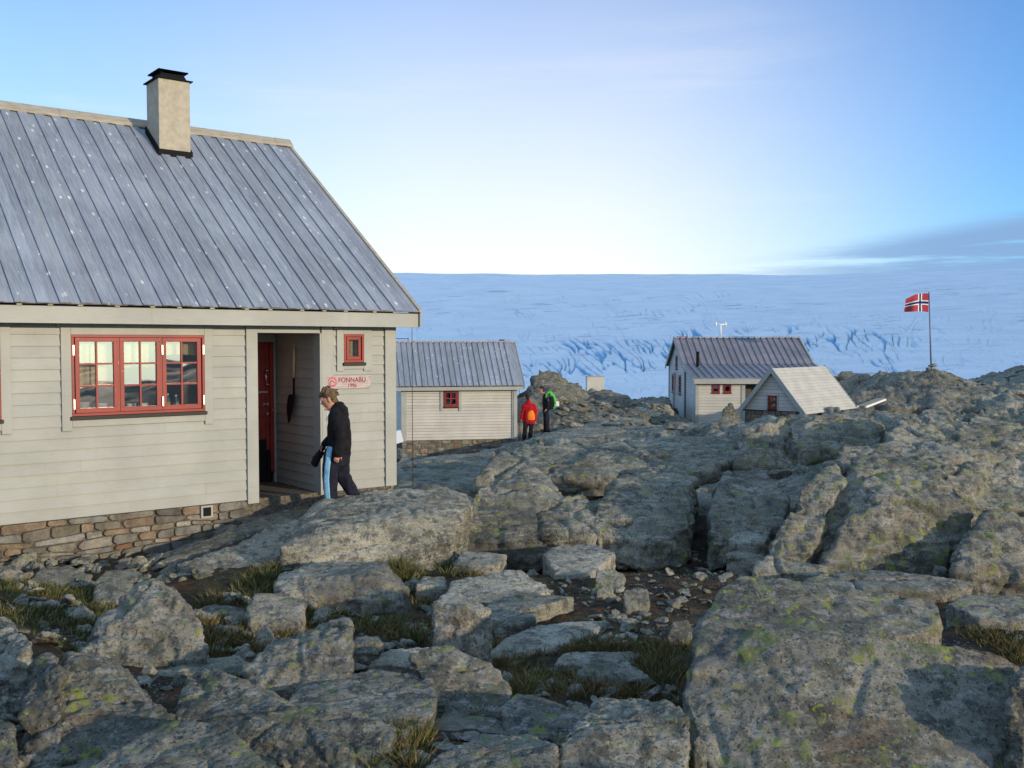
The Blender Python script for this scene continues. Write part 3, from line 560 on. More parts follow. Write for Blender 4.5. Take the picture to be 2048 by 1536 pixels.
sm=[('wedge-shaped blue stone standing alone on the dark soil',-.5,[(1250,1216,0),(1244,1182,.15),(1268,1172,.25),(1296,1180,.2),(1300,1200,.1),(1275,1222,0)],'rock_pale'),
('broad flat pale slab at the back of the dark hollow',-.5,[(1085,1105,.7),(1110,1092,1.1),(1180,1085,1.4),(1232,1105,.9),(1180,1150,0),(1110,1145,0)],'rock_pale'),
('flat grey stone right of the grass, left of the broad pale slab',-.5,[(905,1125,.1),(925,1100,.5),(1015,1108,.5),(1000,1128,0),(940,1135,0)],'rock_pale'),
('box-shaped grey stone beside the broad pale slab',-.5,[(1188,1158,0),(1192,1140,.2),(1225,1135,.3),(1252,1150,.2),(1248,1170,0)],'rock'),
('small blue stone between the box-shaped one and the wedge',-.5,[(1190,1185,0),(1200,1162,.15),(1225,1165,.15),(1228,1190,0)],'rock_pale'),
('dark humped stone at the left edge of the lower right slab',-.45,[(1332,1275,0),(1345,1240,.2),(1375,1238,.3),(1395,1262,.2),(1390,1285,0)],'rock_dark'),
('short rounded white stone in the orange grass',-.42,[(1105,1330,0),(1125,1304,.2),(1200,1306,.3),(1280,1304,.3),(1265,1330,0)],'rock_pale'),
('pale egg-shaped stone below the rounded white one',-.38,[(1150,1345,.1),(1180,1318,.3),(1255,1318,.4),(1300,1350,.2),(1298,1372,0),(1220,1375,0)],'rock_pale'),
('flat blue stone in the shaded corner left of the dome',-.5,[(1455,1078,.1),(1480,1055,.5),(1542,1062,.4),(1530,1085,0),(1470,1090,0)],'rock_pale'),
('long grey stone on the soil below the cracked face',-.5,[(1450,1105,.1),(1480,1098,.3),(1535,1112,.2),(1520,1128,0)],'rock_pale'),
('blue-white stone under the stone footing at the far left',-.42,[(-20,1220,0),(-10,1190,.3),(40,1192,.3),(48,1210,.1),(30,1222,0)],'rock_pale'),
('tilted blue stone in the grass at left',-.4,[(122,1235,0),(130,1215,.3),(170,1210,.4),(205,1238,.2),(180,1258,0)],'rock_pale'),
('rounded grey stone heap nearest the house footing at left',-.45,[(60,1160,0),(80,1135,.5),(140,1128,.6),(185,1150,.3),(150,1175,0)],'rock'),
('grey stone leaning on the footing left of the stone heap',-.45,[(-30,1165,0),(-20,1130,.4),(30,1128,.4),(60,1150,.2),(30,1170,0)],'rock'),
('pale stone between the stone heap and the triangular boulder',-.42,[(185,1205,0),(190,1170,.3),(225,1150,.5),(270,1165,.4),(240,1200,0)],'rock_pale'),
('mottled stone touching the footing above the triangular boulder',-.45,[(185,1165,.1),(210,1140,.5),(270,1135,.6),(290,1150,.4),(240,1172,0)],'rock'),
('dark stone in the grass right of the triangular boulder',-.35,[(415,1275,0),(425,1250,.2),(480,1250,.3),(490,1272,0)],'rock'),
('little pale stone in front of the grass tuft at centre left',-.36,[(705,1290,0),(712,1272,.15),(760,1270,.25),(768,1285,0)],'rock_pale'),
('flat stone between the flat-topped boulder and the centre slabs',-.42,[(830,1170,.0),(845,1152,.3),(890,1150,.4),(895,1172,0)],'rock_pale'),
('pale rock under the right face of the great dome',-.5,[(1862,1145,0),(1872,1118,.2),(1890,1112,.3),(1895,1145,0)],'rock_pale'),
('oval dark stone beside the left corner of the lower right slab',-.28,[(1432,1478,0),(1440,1452,.1),(1458,1448,.15),(1470,1470,.1),(1462,1492,0)],'rock'),
('thumb-shaped grey stone below the oval dark one',-.2,[(1385,1520,0),(1388,1475,.1),(1400,1465,.15),(1415,1490,.1),(1410,1525,0)],'rock'),
('pale stone on the bedrock crest below the flag hill',.2,[(1818,884,0),(1822,868,.3),(1850,864,.4),(1862,876,.3),(1860,884,0)],'rock_pale'),]
for lb,zg,pts,mt in sm: rock(lb,zg,pts,mt,smooth=3,name='stone',cat='stone',res=2.0,amp=.9)
deps=bpy.context.evaluated_depsgraph_get()
def drop_to(x,y,top=6.):
    sc_=bpy.context.scene; bpy.context.view_layer.update(); d=bpy.context.evaluated_depsgraph_get()
    h,l,n,i,o,m=sc_.ray_cast(d,Vector((x,y,top)),Vector((0,0,-1)))
    return l.z if h else 0.
def ground_hit(px,py):
    d=bpy.context.evaluated_depsgraph_get(); h,l,n,i,o,m=sc.ray_cast(d,CAM,ray(px,py).normalized())
    return (l,o,n) if h else (None,None,None)
# small loose stones: a few source shapes, then copies
srcs=[]
for k in range(6):
    bm=bmesh.new(); pts=[Vector((rng.normal(),rng.normal()*.75,rng.normal()*.42)) for _ in range(14)]
    pts=[p.normalized()*random.uniform(.75,1.) for p in pts]; pts=[Vector((p.x,p.y*.75,p.z*.5)) for p in pts]
    hull_into(bm,pts); me=remeshed(bm,.09,2); displace(me,.07,1.6,k+50); me.materials.clear(); me.materials.append(M['rock_pale' if k%3 else 'rock']); me.name='small_stone'; srcs.append(me)
def scatter(poly,n,smin,smax,label,group,cat='stone',lim=lambda o:o.name=='ground'):
    made=0; tries=0
    xs=[p[0] for p in poly]; ys=[p[1] for p in poly]
    while made<n and tries<n*12:
        tries+=1; px=random.uniform(min(xs),max(xs)); py=random.uniform(min(ys),max(ys))
        ins=False; j=len(poly)-1
        for i in range(len(poly)):
            if (poly[i][1]>py)!=(poly[j][1]>py) and px<(poly[j][0]-poly[i][0])*(py-poly[i][1])/(poly[j][1]-poly[i][1])+poly[i][0]: ins=not ins
            j=i
        if not ins: continue
        l,o,nn=ground_hit(px,py)
        if l is None or not lim(o): continue
        o=bpy.data.objects.new('small_stone',random.choice(srcs)); COL.objects.link(o)
        s=smin+(smax-smin)*random.random()**2.2
        o.scale=(s*random.uniform(.8,1.3),s*random.uniform(.7,1.1),s*random.uniform(.6,1.1)); o.location=l+Vector((0,0,s*.12)); o.rotation_euler=(random.uniform(-.3,.3),random.uniform(-.3,.3),random.uniform(0,6.28))
        tag(o,label,cat,group); made+=1
scatter([(980,1090),(1330,1075),(1540,1110),(1420,1190),(1360,1290),(1150,1290),(1130,1180)],125,.025,.115,'small pale stone lying on the dark soil of the hollow','small stones on the dark soil')
scatter([(0,1150),(280,1160),(200,1260),(150,1310),(0,1250)],16,.05,.15,'small stone in the shaded grass between house footing and triangular boulder','stones below the house footing')
scatter([(420,1200),(560,1200),(700,1240),(870,1160),(860,1290),(560,1290),(430,1290)],26,.02,.09,'small stone half sunk in the brown grass left of the square-cut boulder','small stones in the grass')
scatter([(1000,1330),(1320,1330),(1370,1440),(1190,1400),(1010,1400)],26,.015,.06,'small pale stone in the orange grass in front of the egg-shaped stone','stones in the orange grass')
scatter([(1640,1130),(2040,1140),(2040,1290),(1900,1240),(1700,1170)],18,.02,.08,'small stone in the mossy strip right of the lower right slab','stones in the mossy strip')
def rubble(poly,n,a,b,lb,gp): 
    k0=set(bpy.data.objects.keys()); scatter(poly,n,a,b,lb,gp)
    for o in [o for o in bpy.data.objects if o.name not in k0]: o.name='loose_rock'; o.rotation_euler=(random.uniform(-.7,.7),random.uniform(-.7,.7),o.rotation_euler[2]); o.scale=(o.scale[0],o.scale[1]*1.1,o.scale[2]*1.5)
rubble([(0,1122),(320,1108),(440,1150),(300,1172),(0,1168)],44,.07,.24,'grey rock lying directly against the stone footing at the left','rocks along the house footing')
rubble([(0,1160),(290,1170),(150,1310),(0,1250)],16,.07,.22,'loose grey rock in the grass at left below the house footing','loose rocks below the house footing')
rubble([(400,1190),(860,1150),(870,1300),(420,1330)],34,.06,.20,'loose grey rock in the grass between the bigger boulders left of centre','loose rocks left of centre')
rubble([(700,1280),(1000,1320),(1380,1380),(1500,1536),(700,1536)],40,.05,.16,'loose rock filling a gap between the boulders at the bottom centre','loose rocks at the bottom centre')
rubble([(0,1300),(500,1300),(700,1400),(700,1536),(0,1536)],24,.06,.18,'loose rock filling a gap between the big boulders at lower left','loose rocks at lower left')
rubble([(1000,1085),(1540,1085),(1420,1190),(1360,1290),(1000,1290)],34,.06,.17,'fist to head sized pale rock on the dark floor of the hollow','loose rocks in the hollow')
scatter([(1110,800),(1180,800),(1335,810),(1335,850),(1110,858)],60,.15,.55,'broken grey rock in the rubble below the dark crag','rubble below the crag',lim=lambda o:o.name=='ground' or 'outcrop' in o.name)

# ------------------------------------------------------------------ building kit
def lap_siding(mb,A0,ux,un,spans,z0,z1,row=.138,rl=0,joint=True):
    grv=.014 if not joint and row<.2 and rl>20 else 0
    """clapboards on a vertical plane: A0 origin, ux along the wall, un outward; spans(z0,z1)->[(a,b)...]"""
    A0=Vector(A0);ux=Vector(ux);un=Vector(un); z=z0; i=0
    rs=random.Random(rl)
    while z<z1-1e-4:
        zt=min(z+row,z1)
        # split at opening edges
        cuts=sorted({z,zt}|{c for c in spans.cuts if z+.004<c<zt-.004})
        for za,zb in zip(cuts,cuts[1:]):
            for a,b in spans(za,zb):
                segs=[a]
                if joint:
                    q=a+rs.uniform(1.2,4.2)
                    while q<b-.6: segs.append(q); q+=rs.uniform(2.6,4.4)
                segs.append(b)
                for s0,s1 in zip(segs,segs[1:]):
                    t=rs.uniform(.93,1.03); col=(t,t*rs.uniform(.99,1.01),t*rs.uniform(.975,1.02))
                    o0=.024-.018*(za-z)/row; o1=.024-.018*(zb-z)/row; g=.0016 if s1<b else 0
                    def P(s,zz,o): return A0+ux*s+un*o+Vector((0,0,zz))
                    sa,sb=s0,s1-g
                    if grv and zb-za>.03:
                        mb.hexa([P(sa,za,-.002),P(sb,za,-.002),P(sb,za,-.012),P(sa,za,-.012),P(sa,za+grv,-.002),P(sb,za+grv,-.002),P(sb,za+grv,-.012),P(sa,za+grv,-.012)],(.5,.5,.5)); za_=za+grv  # darker groove strip: the shadow line under each board, put into the colour
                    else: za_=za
                    mb.hexa([P(sa,za_,o0),P(sb,za_,o0),P(sb,za_,-.01),P(sa,za_,-.01),P(sa,zb,o1),P(sb,zb,o1),P(sb,zb,-.01),P(sa,zb,-.01)],col)
        z=zt; i+=1
class Spans:
    def __init__(s,a,b,holes=(),fn=None): s.a=a;s.b=b;s.h=holes;s.fn=fn;s.cuts=[z for h in holes for z in(h[2],h[3])]
    def __call__(s,z0,z1):
        a,b=(s.fn((z0+z1)/2) if s.fn else (s.a,s.b)); out=[(a,b)]; zm=(z0+z1)/2
        for x0,x1,h0,h1 in s.h:
            if h0<zm<h1:
                o2=[]
                for p,q in out:
                    if x1<=p or x0>=q: o2.append((p,q)); continue
                    if x0>p: o2.append((p,x0))
                    if x1<q: o2.append((x1,q))
                out=o2
        return [(p,q) for p,q in out if q-p>.01]
def window(parent,x0,x1,z0,z1,y=0,sashes=1,cols=2,rows=3,fw=.045,sw=.045,mw=.022,sill=True,sillz=.045,label=None,glass=True,sillmat='blackwood',dep=.09):
    """window in the plane y (outward = -y)"""
    m=MB(); m.box(x0,x1,y-.045,y+dep,z1-fw,z1); m.box(x0,x1,y-.045,y+dep,z0,z0+fw)
    m.box(x0,x0+fw,y-.045,y+dep,z0+fw,z1-fw); m.box(x1-fw,x1,y-.045,y+dep,z0+fw,z1-fw)
    w_=(x1-x0-2*fw)/sashes
    for k in range(1,sashes): c=x0+fw+w_*k; m.box(c-.014,c+.014,y-.028,y+dep-.01,z0+fw,z1-fw)
    W=m.build('window',M['red'],parent,bevel=.003)
    if label: W['label']=label
    for k in range(sashes):
        a=x0+fw+w_*k+.012; b=a+w_-.024; c,d=z0+fw+.003,z1-fw-.003
        s=MB(); s.box(a,b,y-.036,y+.01,d-sw,d); s.box(a,b,y-.036,y+.01,c,c+sw*1.15); s.box(a,a+sw,y-.036,y+.01,c+sw*1.15,d-sw); s.box(b-sw,b,y-.036,y+.01,c+sw*1.15,d-sw)
        ia,ib,ic,id_=a+sw,b-sw,c+sw*1.15,d-sw
        for q in range(1,cols): xx=ia+(ib-ia)*q/cols; s.box(xx-mw/2,xx+mw/2,y-.03,y+.006,ic,id_)
        for q in range(1,rows):
            zz=ic+(id_-ic)*q/rows
            for qq in range(cols):
                xa=ia+(ib-ia)*qq/cols+(mw/2 if qq else 0); xb=ia+(ib-ia)*(qq+1)/cols-(mw/2 if qq<cols-1 else 0)
                s.box(xa,xb,y-.03,y+.006,zz-mw/2,zz+mw/2)
        s.build('sash',M['red'],W,bevel=.002)
        for qx in range(cols):
            for qz in range(rows):
                xa=ia+(ib-ia)*qx/cols; xb=ia+(ib-ia)*(qx+1)/cols; za=ic+(id_-ic)*qz/rows; zb=ic+(id_-ic)*(qz+1)/rows
                p=MB(); rr_=random.Random(int((xa+zb)*1000)); t1,t2=rr_.uniform(-.0022,.0022),rr_.uniform(-.0022,.0022)
                p.add([(xa,y-.012+t1,za),(xb,y-.012-t1,za),(xb,y-.012-t1+t2,zb),(xa,y-.012+t1+t2,zb)],[(0,1,2,3)]); p.build('pane',M['glass'],W)
    if sill: MB().box(x0-.02,x1+.02,y-.075,y-.0,z0-sillz,z0-.002).build('sill',M[sillmat],W,bevel=.004)
    return W
def stone_wall(mb,A0,ux,un,L,top,bot,rowh=(.05,.125),seed=1,wid=(.14,.48),proud=.03):
    """irregular coursed rubble; top(s),bot(s) heights"""
    A0=Vector(A0);ux=Vector(ux).normalized();un=Vector(un); rs=random.Random(seed)
    pal=[(.23,.215,.175),(.19,.175,.14),(.27,.255,.215),(.155,.15,.13),(.215,.19,.145),(.25,.19,.135),(.25,.235,.20),(.20,.20,.185)]
    z=0.; zmin=min(bot(0),bot(L),bot(L/2)); ztop=max(top(0),top(L)); zt=ztop; wv=[rs.uniform(0,6) for _ in range(4)]
    def wob(zz,s): return zz+.022*math.sin(s*2.1+zz*9+wv[0])+.014*math.sin(s*5.3+zz*17+wv[1])
    while zt>zmin:
        h=rs.uniform(*rowh); zb=zt-h; s=-rs.uniform(0,.2)
        while s<L:
            w_=rs.uniform(*wid)*(1.25 if h<.1 else 1); s1=min(s+w_,L+.02); a=max(s,0)
            if zb>bot((a+s1)/2)-.25 and s1-a>.03:
                sub=[(zt,zb)] if (h<.13 or rs.random()<.65) else [(zt,(zt+zb)/2+rs.uniform(-.02,.02))]
                if len(sub)==1 and sub[0][1]>zb+1e-6: sub.append((sub[0][1],zb))
                for t1,b1 in sub:
                    g=.005; j=lambda:rs.uniform(-.012,.012)
                    t0=lambda q:min(wob(t1,q) if t1<ztop-1e-6 else top(q),top(q))
                    c4=[(a+g+j(),wob(b1,a)+g+j()*.5),(s1-g+j(),wob(b1,s1)+g+j()*.5),(s1-g+j(),t0(s1)-g),(a+g+j(),t0(a)-g)]
                    # knock corners to make 8-gons
                    poly=[]
                    for k in range(4):
                        p=Vector(c4[k]); pr=Vector(c4[k-1]); nx=Vector(c4[(k+1)%4]); q=rs.uniform(.015,.09)
                        dl=min(q*.5,(p-pr).length*.3,.05); dn_=min(q*.5,(p-nx).length*.3,.05)
                        poly+= [p+(pr-p).normalized()*dl,p+(nx-p).normalized()*dn_]
                    cen=sum(poly,Vector((0,0)))/8; pd=proud*rs.uniform(.5,1.3)
                    tilt_=rs.uniform(-.06,.06)
                    def V(p,o): return A0+ux*p.x+un*o+Vector((0,0,p.y))
                    f0=[V(p,-.04) for p in poly]; f1=[V(cen+(p-cen)*.97,pd*.62+tilt_*(p.x-cen.x)) for p in poly]; f2=[V(cen+(p-cen)*.92,pd+tilt_*(p.x-cen.x)) for p in poly]
                    n8=8; fs=[(k,(k+1)%8,8+(k+1)%8,8+k) for k in range(8)]+[(8+k,8+(k+1)%8,16+(k+1)%8,16+k) for k in range(8)]+[tuple(range(16,24))]
                    c=rs.choice(pal) if rs.random()>.06 else (.25,.15,.09); t=rs.uniform(.7,1.25)
                    mb.add(f0+f1+f2,fs,tuple(x*t for x in c))
            s=s1
        zt=zb
def roof_boards(name,parent,x0,x1,E,Rg,pitch,over,mat,seed=3,th=.019,side=1,label=None,tail=.012,spread=.0):
    """boards running from the ridge Rg=(y,z) down to the eave E=(y,z), board on board, local x across"""
    rs=random.Random(seed); m=MB(); e=Vector((0,E[0],E[1])); r=Vector((0,Rg[0],Rg[1])); d=(e-r).normalized(); n=Vector((0,-d.z,d.y))*(1 if d.y<0 else -1)
    if n.z<0: n=-n
    k=0; x=x0
    while x<x1-1e-3:
        xb=min(x+pitch,x1)
        # under board
        t=rs.uniform(.86,1.08); c=(t,t*rs.uniform(.985,1.015),t*rs.uniform(.97,1.03)); ex=e+d*rs.uniform(0,tail)
        P=lambda xx,q,o:Vector((xx,0,0))+q+n*o
        m.hexa([P(x+.001,ex,-th),P(xb-.001,ex,-th),P(xb-.001,ex,0),P(x+.001,ex,0),P(x+.001,r,-th),P(xb-.001,r,-th),P(xb-.001,r,0),P(x+.001,r,0)],c)
        if xb-x>pitch*.8:
            t=rs.uniform(.88,1.14); c=(t,t*rs.uniform(.985,1.015),t*rs.uniform(.97,1.03)); ex=e+d*(.012+rs.uniform(0,tail)); a=x-over/2+rs.uniform(-.006,.006); b=a+over
            a=max(a,x0)
            m.hexa([P(a,ex,.003),P(b,ex,.003),P(b,ex,.003+th),P(a,ex,.003+th),P(a,r,.003),P(b,r,.003),P(b,r,.003+th),P(a,r,.003+th)],c)
        x=xb
    o=m.build(name,M[mat],parent,bevel=.003)
    if label: o['label']=label
    return o
UX=Vector((1,0,0)); UY=Vector((0,1,0)); FR=Vector((0,-1,0))
# ------------------------------------------------------------------ the main hut
O1=Vector((-1.7675,14.7058,0)); H1=empty('wooden_hut',O1,R(38.07),'large cream boarded hut with grey board roof and red door, filling the left side','hut')
WL=-10.6; DEP=8.0; RZ=5.66; EZ=2.55
AX0,AX1,AD=-2.127,-1.177,1.43
win_a=(-4.485,-2.855,1.225,2.206); win_c=(-6.885,-5.255,1.225,2.206); win_b=(-.823,-.50,1.83,2.232)
m=MB()
holes=[win_a,win_c,win_b,(AX0-.1,AX1+.1,-1,2.24)]
lap_siding(m,(0,0,0),UX,FR,Spans(WL,-.10,holes),0,2.42,rl=4)
W1=m.build('wall',M['cream'],H1)
m=MB(); prof=lambda z:(0.,DEP) if z<2.6 else (max(0,(z-EZ)/.7149-.3),DEP-max(0,(z-EZ)/.7149-.3))
lap_siding(m,(0,0,0),UY,UX,Spans(0,DEP,(),prof),0,5.5,rl=9); lap_siding(m,(WL,0,0),UY,-UX,Spans(0,DEP,(),prof),0,5.5,rl=10); lap_siding(m,(0,DEP,0),UX,UY,Spans(WL,0),0,2.5,rl=12)
m.build('gable_wall',M['cream'],H1)
# alcove
m=MB(); lap_siding(m,(AX1,0,0),UY,-UX,Spans(.12,AD),-.05,2.26,rl=5); lap_siding(m,(AX0,0,0),UY,UX,Spans(.1,AD),-.05,2.26,rl=6)
m.build('porch_wall',M['cream'],H1)
m=MB(); m.box(AX0-.05,AX1+.05,.02,AD+.1,2.245,2.27); m.build('porch_ceiling',M['cream_trim'],H1)
m=MB(); m.box(-1.245,AX1-.026,AD-.035,AD+.03,.0,2.24); m.box(AX0+.03,-1.245,AD-.03,AD+.03,2.12,2.24); m.build('door_frame',M['cream_trim'],H1,bevel=.003)
# door with planks
d=MB()
x=-2.09
while x<-1.33:
    xb=min(x+.118,-1.32); d.box(x+.002,xb-.002,AD-.055,AD-.01,.0,2.115); x=xb
d.box(-1.32,-1.262,AD-.085,AD-.006,.17,2.115); d.box(-2.08,-1.33,AD-.068,AD-.0555,1.02,1.13); 
D1=d.build('door',M['red'],H1,bevel=.002)
k=MB(); k.box(-2.08,-1.38,AD-.066,AD-.0565,.02,.66); k.box(-1.379,-1.325,AD-.092,AD-.0565,.02,.50); k.build('kick_plate',M['black'],D1)
hx=-1.40
k=MB()
for a,b in[((hx,1.52),(hx,1.70)),]:
    k.tube((hx,AD-.12,1.50),(hx,AD-.12,1.69),.014); k.tube((hx,AD-.12,1.69),(hx+.05,AD-.12,1.715),.013);k.tube((hx+.05,AD-.12,1.715),(hx+.07,AD-.06,1.70),.012); k.tube((hx,AD-.12,1.50),(hx+.05,AD-.12,1.475),.013); k.tube((hx+.05,AD-.12,1.475),(hx+.07,AD-.06,1.49),.012)
k.build('handle',M['steel'],D1,smooth=True)
MB().box(-1.50,-1.36,AD-.08,AD-.056,1.36,1.385).build('latch',M['steel'],D1); MB().box(-1.43,-1.40,AD-.075,AD-.056,1.18,1.2).build('latch',M['steel'],D1)
for zz in(1.19,1.05): MB().tube((-1.37,AD-.1,zz),(-1.37,AD-.055,zz),.02).build('knob',M['steel'],D1)
# trim boards
m=MB()
m.box(-.149,.034,-.05,-.0255,0,2.42); m.box(.0255,.05,-.0255,.15,0,2.42); m.build('corner_board',M['cream_trim'],H1,bevel=.003)
m=MB(); m.box(AX1+.0,-1.0,-.05,-.0,-.03,2.42); m.box(AX1-.03,AX1-.001,-.05,.15,-.03,2.243); m.build('porch_post',M['cream_trim'],H1,bevel=.003).__setitem__('label','broad cream post on the right side of the doorway')
m=MB(); m.box(-2.285,AX0,-.05,0,-.05,2.42); m.build('porch_post',M['cream_trim'],H1,bevel=.003).__setitem__('label','narrow cream post on the left side of the doorway')
m=MB(); m.box(AX0+.001,AX1-.031,-.045,0.0,2.244,2.42); m.build('lintel',M['cream_trim'],H1,bevel=.003)
def wtrim(x0,x1,z0,z1,lft,rgt,bt,foot):
    m=MB(); m.box(x0-lft,x0-.001,-.042,-.001,bt,2.42); m.box(x1+.001,x1+rgt,-.042,-.001,bt,2.42); m.box(x0,x1,-.042,-.001,z1+.001,2.42)
    m.box(x0,x1,-.040,-.001,bt+foot,z0-.05)
    for a,b in((x0-lft-.045,x0-lft-.001),(x1+rgt+.001,x1+rgt+.045)): m.box(a,b,-.036,-.001,2.30,2.42); 
    return m.build('window_trim',M['cream_trim'],H1,bevel=.003)
wtrim(*win_a,.115,.11,1.05,.045); wtrim(*win_c,.115,.11,1.05,.045); wtrim(*win_b,.11,.13,1.705,.03)
window(H1,*win_a,sashes=3,cols=2,rows=3,fw=.032,sw=.05,label='wide red three-sash window with eighteen small panes')
window(H1,*win_c,sashes=3,cols=2,rows=3,fw=.032,sw=.05,label='red window cut off by the left edge')
window(H1,*win_b,sashes=1,cols=1,rows=1,fw=.035,sw=.04,label='little red single-pane window above the name board')
# hinges on the wide window
m=MB()
for x in(-4.46,-3.40,-2.87):
    for z in(1.37,2.02): m.box(x-.008,x+.008,-.052,-.0455,z-.06,z+.06)
m.build('hinge',M['steel'],H1)
# inside of the rooms behind the windows
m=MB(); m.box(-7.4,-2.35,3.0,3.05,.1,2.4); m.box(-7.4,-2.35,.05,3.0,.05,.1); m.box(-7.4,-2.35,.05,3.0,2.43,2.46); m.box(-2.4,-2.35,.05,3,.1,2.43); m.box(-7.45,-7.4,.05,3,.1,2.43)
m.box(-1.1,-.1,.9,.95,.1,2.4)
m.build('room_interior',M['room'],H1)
MB().box(-7.2,-2.75,.09,.30,1.17,1.215).build('inner_sill',M['cream_trim'],H1)
def curtain(x0,x1,z0,z1,y=.13,sag=0,nm='curtain'):
    n=int((x1-x0)/.012); vs=[];
    for i in range(n+1):
        x=x0+(x1-x0)*i/n; yy=y+.018*math.sin(x*52)+.008*math.sin(x*23+1); zb=z0+sag*math.sin(math.pi*i/n)
        vs+=[(x,yy,zb),(x+.004*math.sin(x*9),yy*.99,z1)]
    fs=[(2*i,2*i+2,2*i+3,2*i+1) for i in range(n)]
    return MB().add(vs,fs).build(nm,M['curtain'],H1,smooth=True)
curtain(-4.44,-3.95,1.52,2.19,sag=.04); curtain(-3.90,-3.42,1.78,2.19,sag=.03); curtain(-3.36,-2.90,1.94,2.19,sag=.02); curtain(-6.85,-5.3,1.5,2.19); curtain(-.81,-.51,1.86,2.2,y=.1)
# fascia, soffit, rafter tails
m=MB(); m.box(WL-.2,.272,-.30,-.262,2.335,2.535); m.build('fascia',M['cream_trim'],H1,bevel=.003)
m=MB(); m.box(WL-.2,.27,-.262,.0,2.42,2.44); m.build('soffit',M['cream_trim'],H1)
m=MB(); m.box(WL-.2,.26,-.275,-.02,2.5355,2.545); m.build('roof_underlay',M['black'],H1)
m=MB(); x=WL
rs=random.Random(5)
while x<.2:
    MB().box(x,x+.055,-.325,-.26,2.538,2.556).build('rafter_end',M['tan'],H1); x+=rs.choice([.33,.42,.46])
roof_boards('roof',H1,WL-.2,.265,(-.335,2.575),(3.98,5.66),.238,.135,'roof',label='weathered blue-grey board roof with pale nail spots')
roof_boards('roof',H1,WL-.2,.265,(8.335,2.575),(4.02,5.66),.238,.135,'roof',seed=8,label='far slope of the board roof')
m=MB(); sl=.7149
def verge(m,x0,x1,y0,z0,y1,z1,h,proud=0):
    m.hexa([(x0,y0,z0-h),(x1,y0,z0-h),(x1,y0,z0),(x0,y0,z0),(x0,y1,z1-h),(x1,y1,z1-h),(x1,y1,z1),(x0,y1,z1)])
m=MB(); verge(m,.268,.296,-.34,2.545,4.0,5.645,.215); verge(m,.268,.296,8.34,2.545,4.001,5.645,.215); verge(m,WL-.23,WL-.201,-.34,2.545,4.0,5.645,.2); m.build('bargeboard',M['cream_trim'],H1,bevel=.003)
m=MB(); verge(m,.245,.30,-.36,2.585,4.0,5.70,.03); m.build('verge_board',M['tan'],H1)
m=MB()
for s,(ya,za,yb,zb) in enumerate([(3.86,5.60,4.0,5.725),(4.14,5.60,4.0,5.725)]):
    q=WL-.2
    while q<.3:
        e_=min(q+3.6,.31); o=.0 if int(q*10)%2 else .004
        m.hexa([(q,ya,za+o),(e_,ya,za+o),(e_,ya,za+.035+o),(q,ya,za+.035+o),(q,yb,zb+o),(e_,yb,zb+o),(e_,yb,zb+.035+o),(q,yb,zb+.035+o)]); q=e_+.001
m.build('ridge_cap',M['tan'],H1,bevel=.004)
# chimney
CH=MB().box(-2.32,-1.82,3.15,3.72,4.6,6.26).build('chimney',M['plaster'],H1,bevel=.008)
m=MB(); rz=lambda y:2.60+(y+.3)*.7149
for (xa,xb,ya,yb) in((-2.345,-2.321,3.12,3.74),(-1.819,-1.795,3.12,3.74)): m.hexa([(xa,ya,rz(ya)-.05),(xb,ya,rz(ya)-.05),(xb,yb,rz(yb)-.05),(xa,yb,rz(yb)-.05),(xa,ya,rz(ya)+.11),(xb,ya,rz(ya)+.11),(xb,yb,rz(yb)+.11),(xa,yb,rz(yb)+.11)])
m.box(-2.3208,-1.8192,3.121,3.149,rz(3.12)-.05,rz(3.12)+.11); m.build('flashing',M['black'],CH)
m=MB(); m.box(-2.36,-1.78,3.11,3.76,6.262,6.278)
m.hexa([(-2.29,3.18,6.279),(-1.85,3.18,6.279),(-1.85,3.69,6.279),(-2.29,3.69,6.279),(-2.25,3.22,6.37),(-1.89,3.22,6.37),(-1.89,3.65,6.37),(-2.25,3.65,6.37)])
m.hexa([(-2.31,3.16,6.40),(-1.83,3.16,6.40),(-1.83,3.71,6.40),(-2.31,3.71,6.40),(-2.29,3.18,6.412),(-1.85,3.18,6.412),(-1.85,3.69,6.412),(-2.29,3.69,6.412)])
m.hexa([(-2.31,3.16,6.413),(-1.83,3.16,6.413),(-1.83,3.71,6.413),(-2.31,3.71,6.413),(-2.10,3.40,6.45),(-2.04,3.40,6.45),(-2.04,3.47,6.45),(-2.10,3.47,6.45)])
for xx in(-2.24,-1.90):
    for yy in(3.24,3.63): m.tube((xx,yy,6.36),(xx,yy,6.41),.014)
m.build('chimney_cap',M['black'],CH)
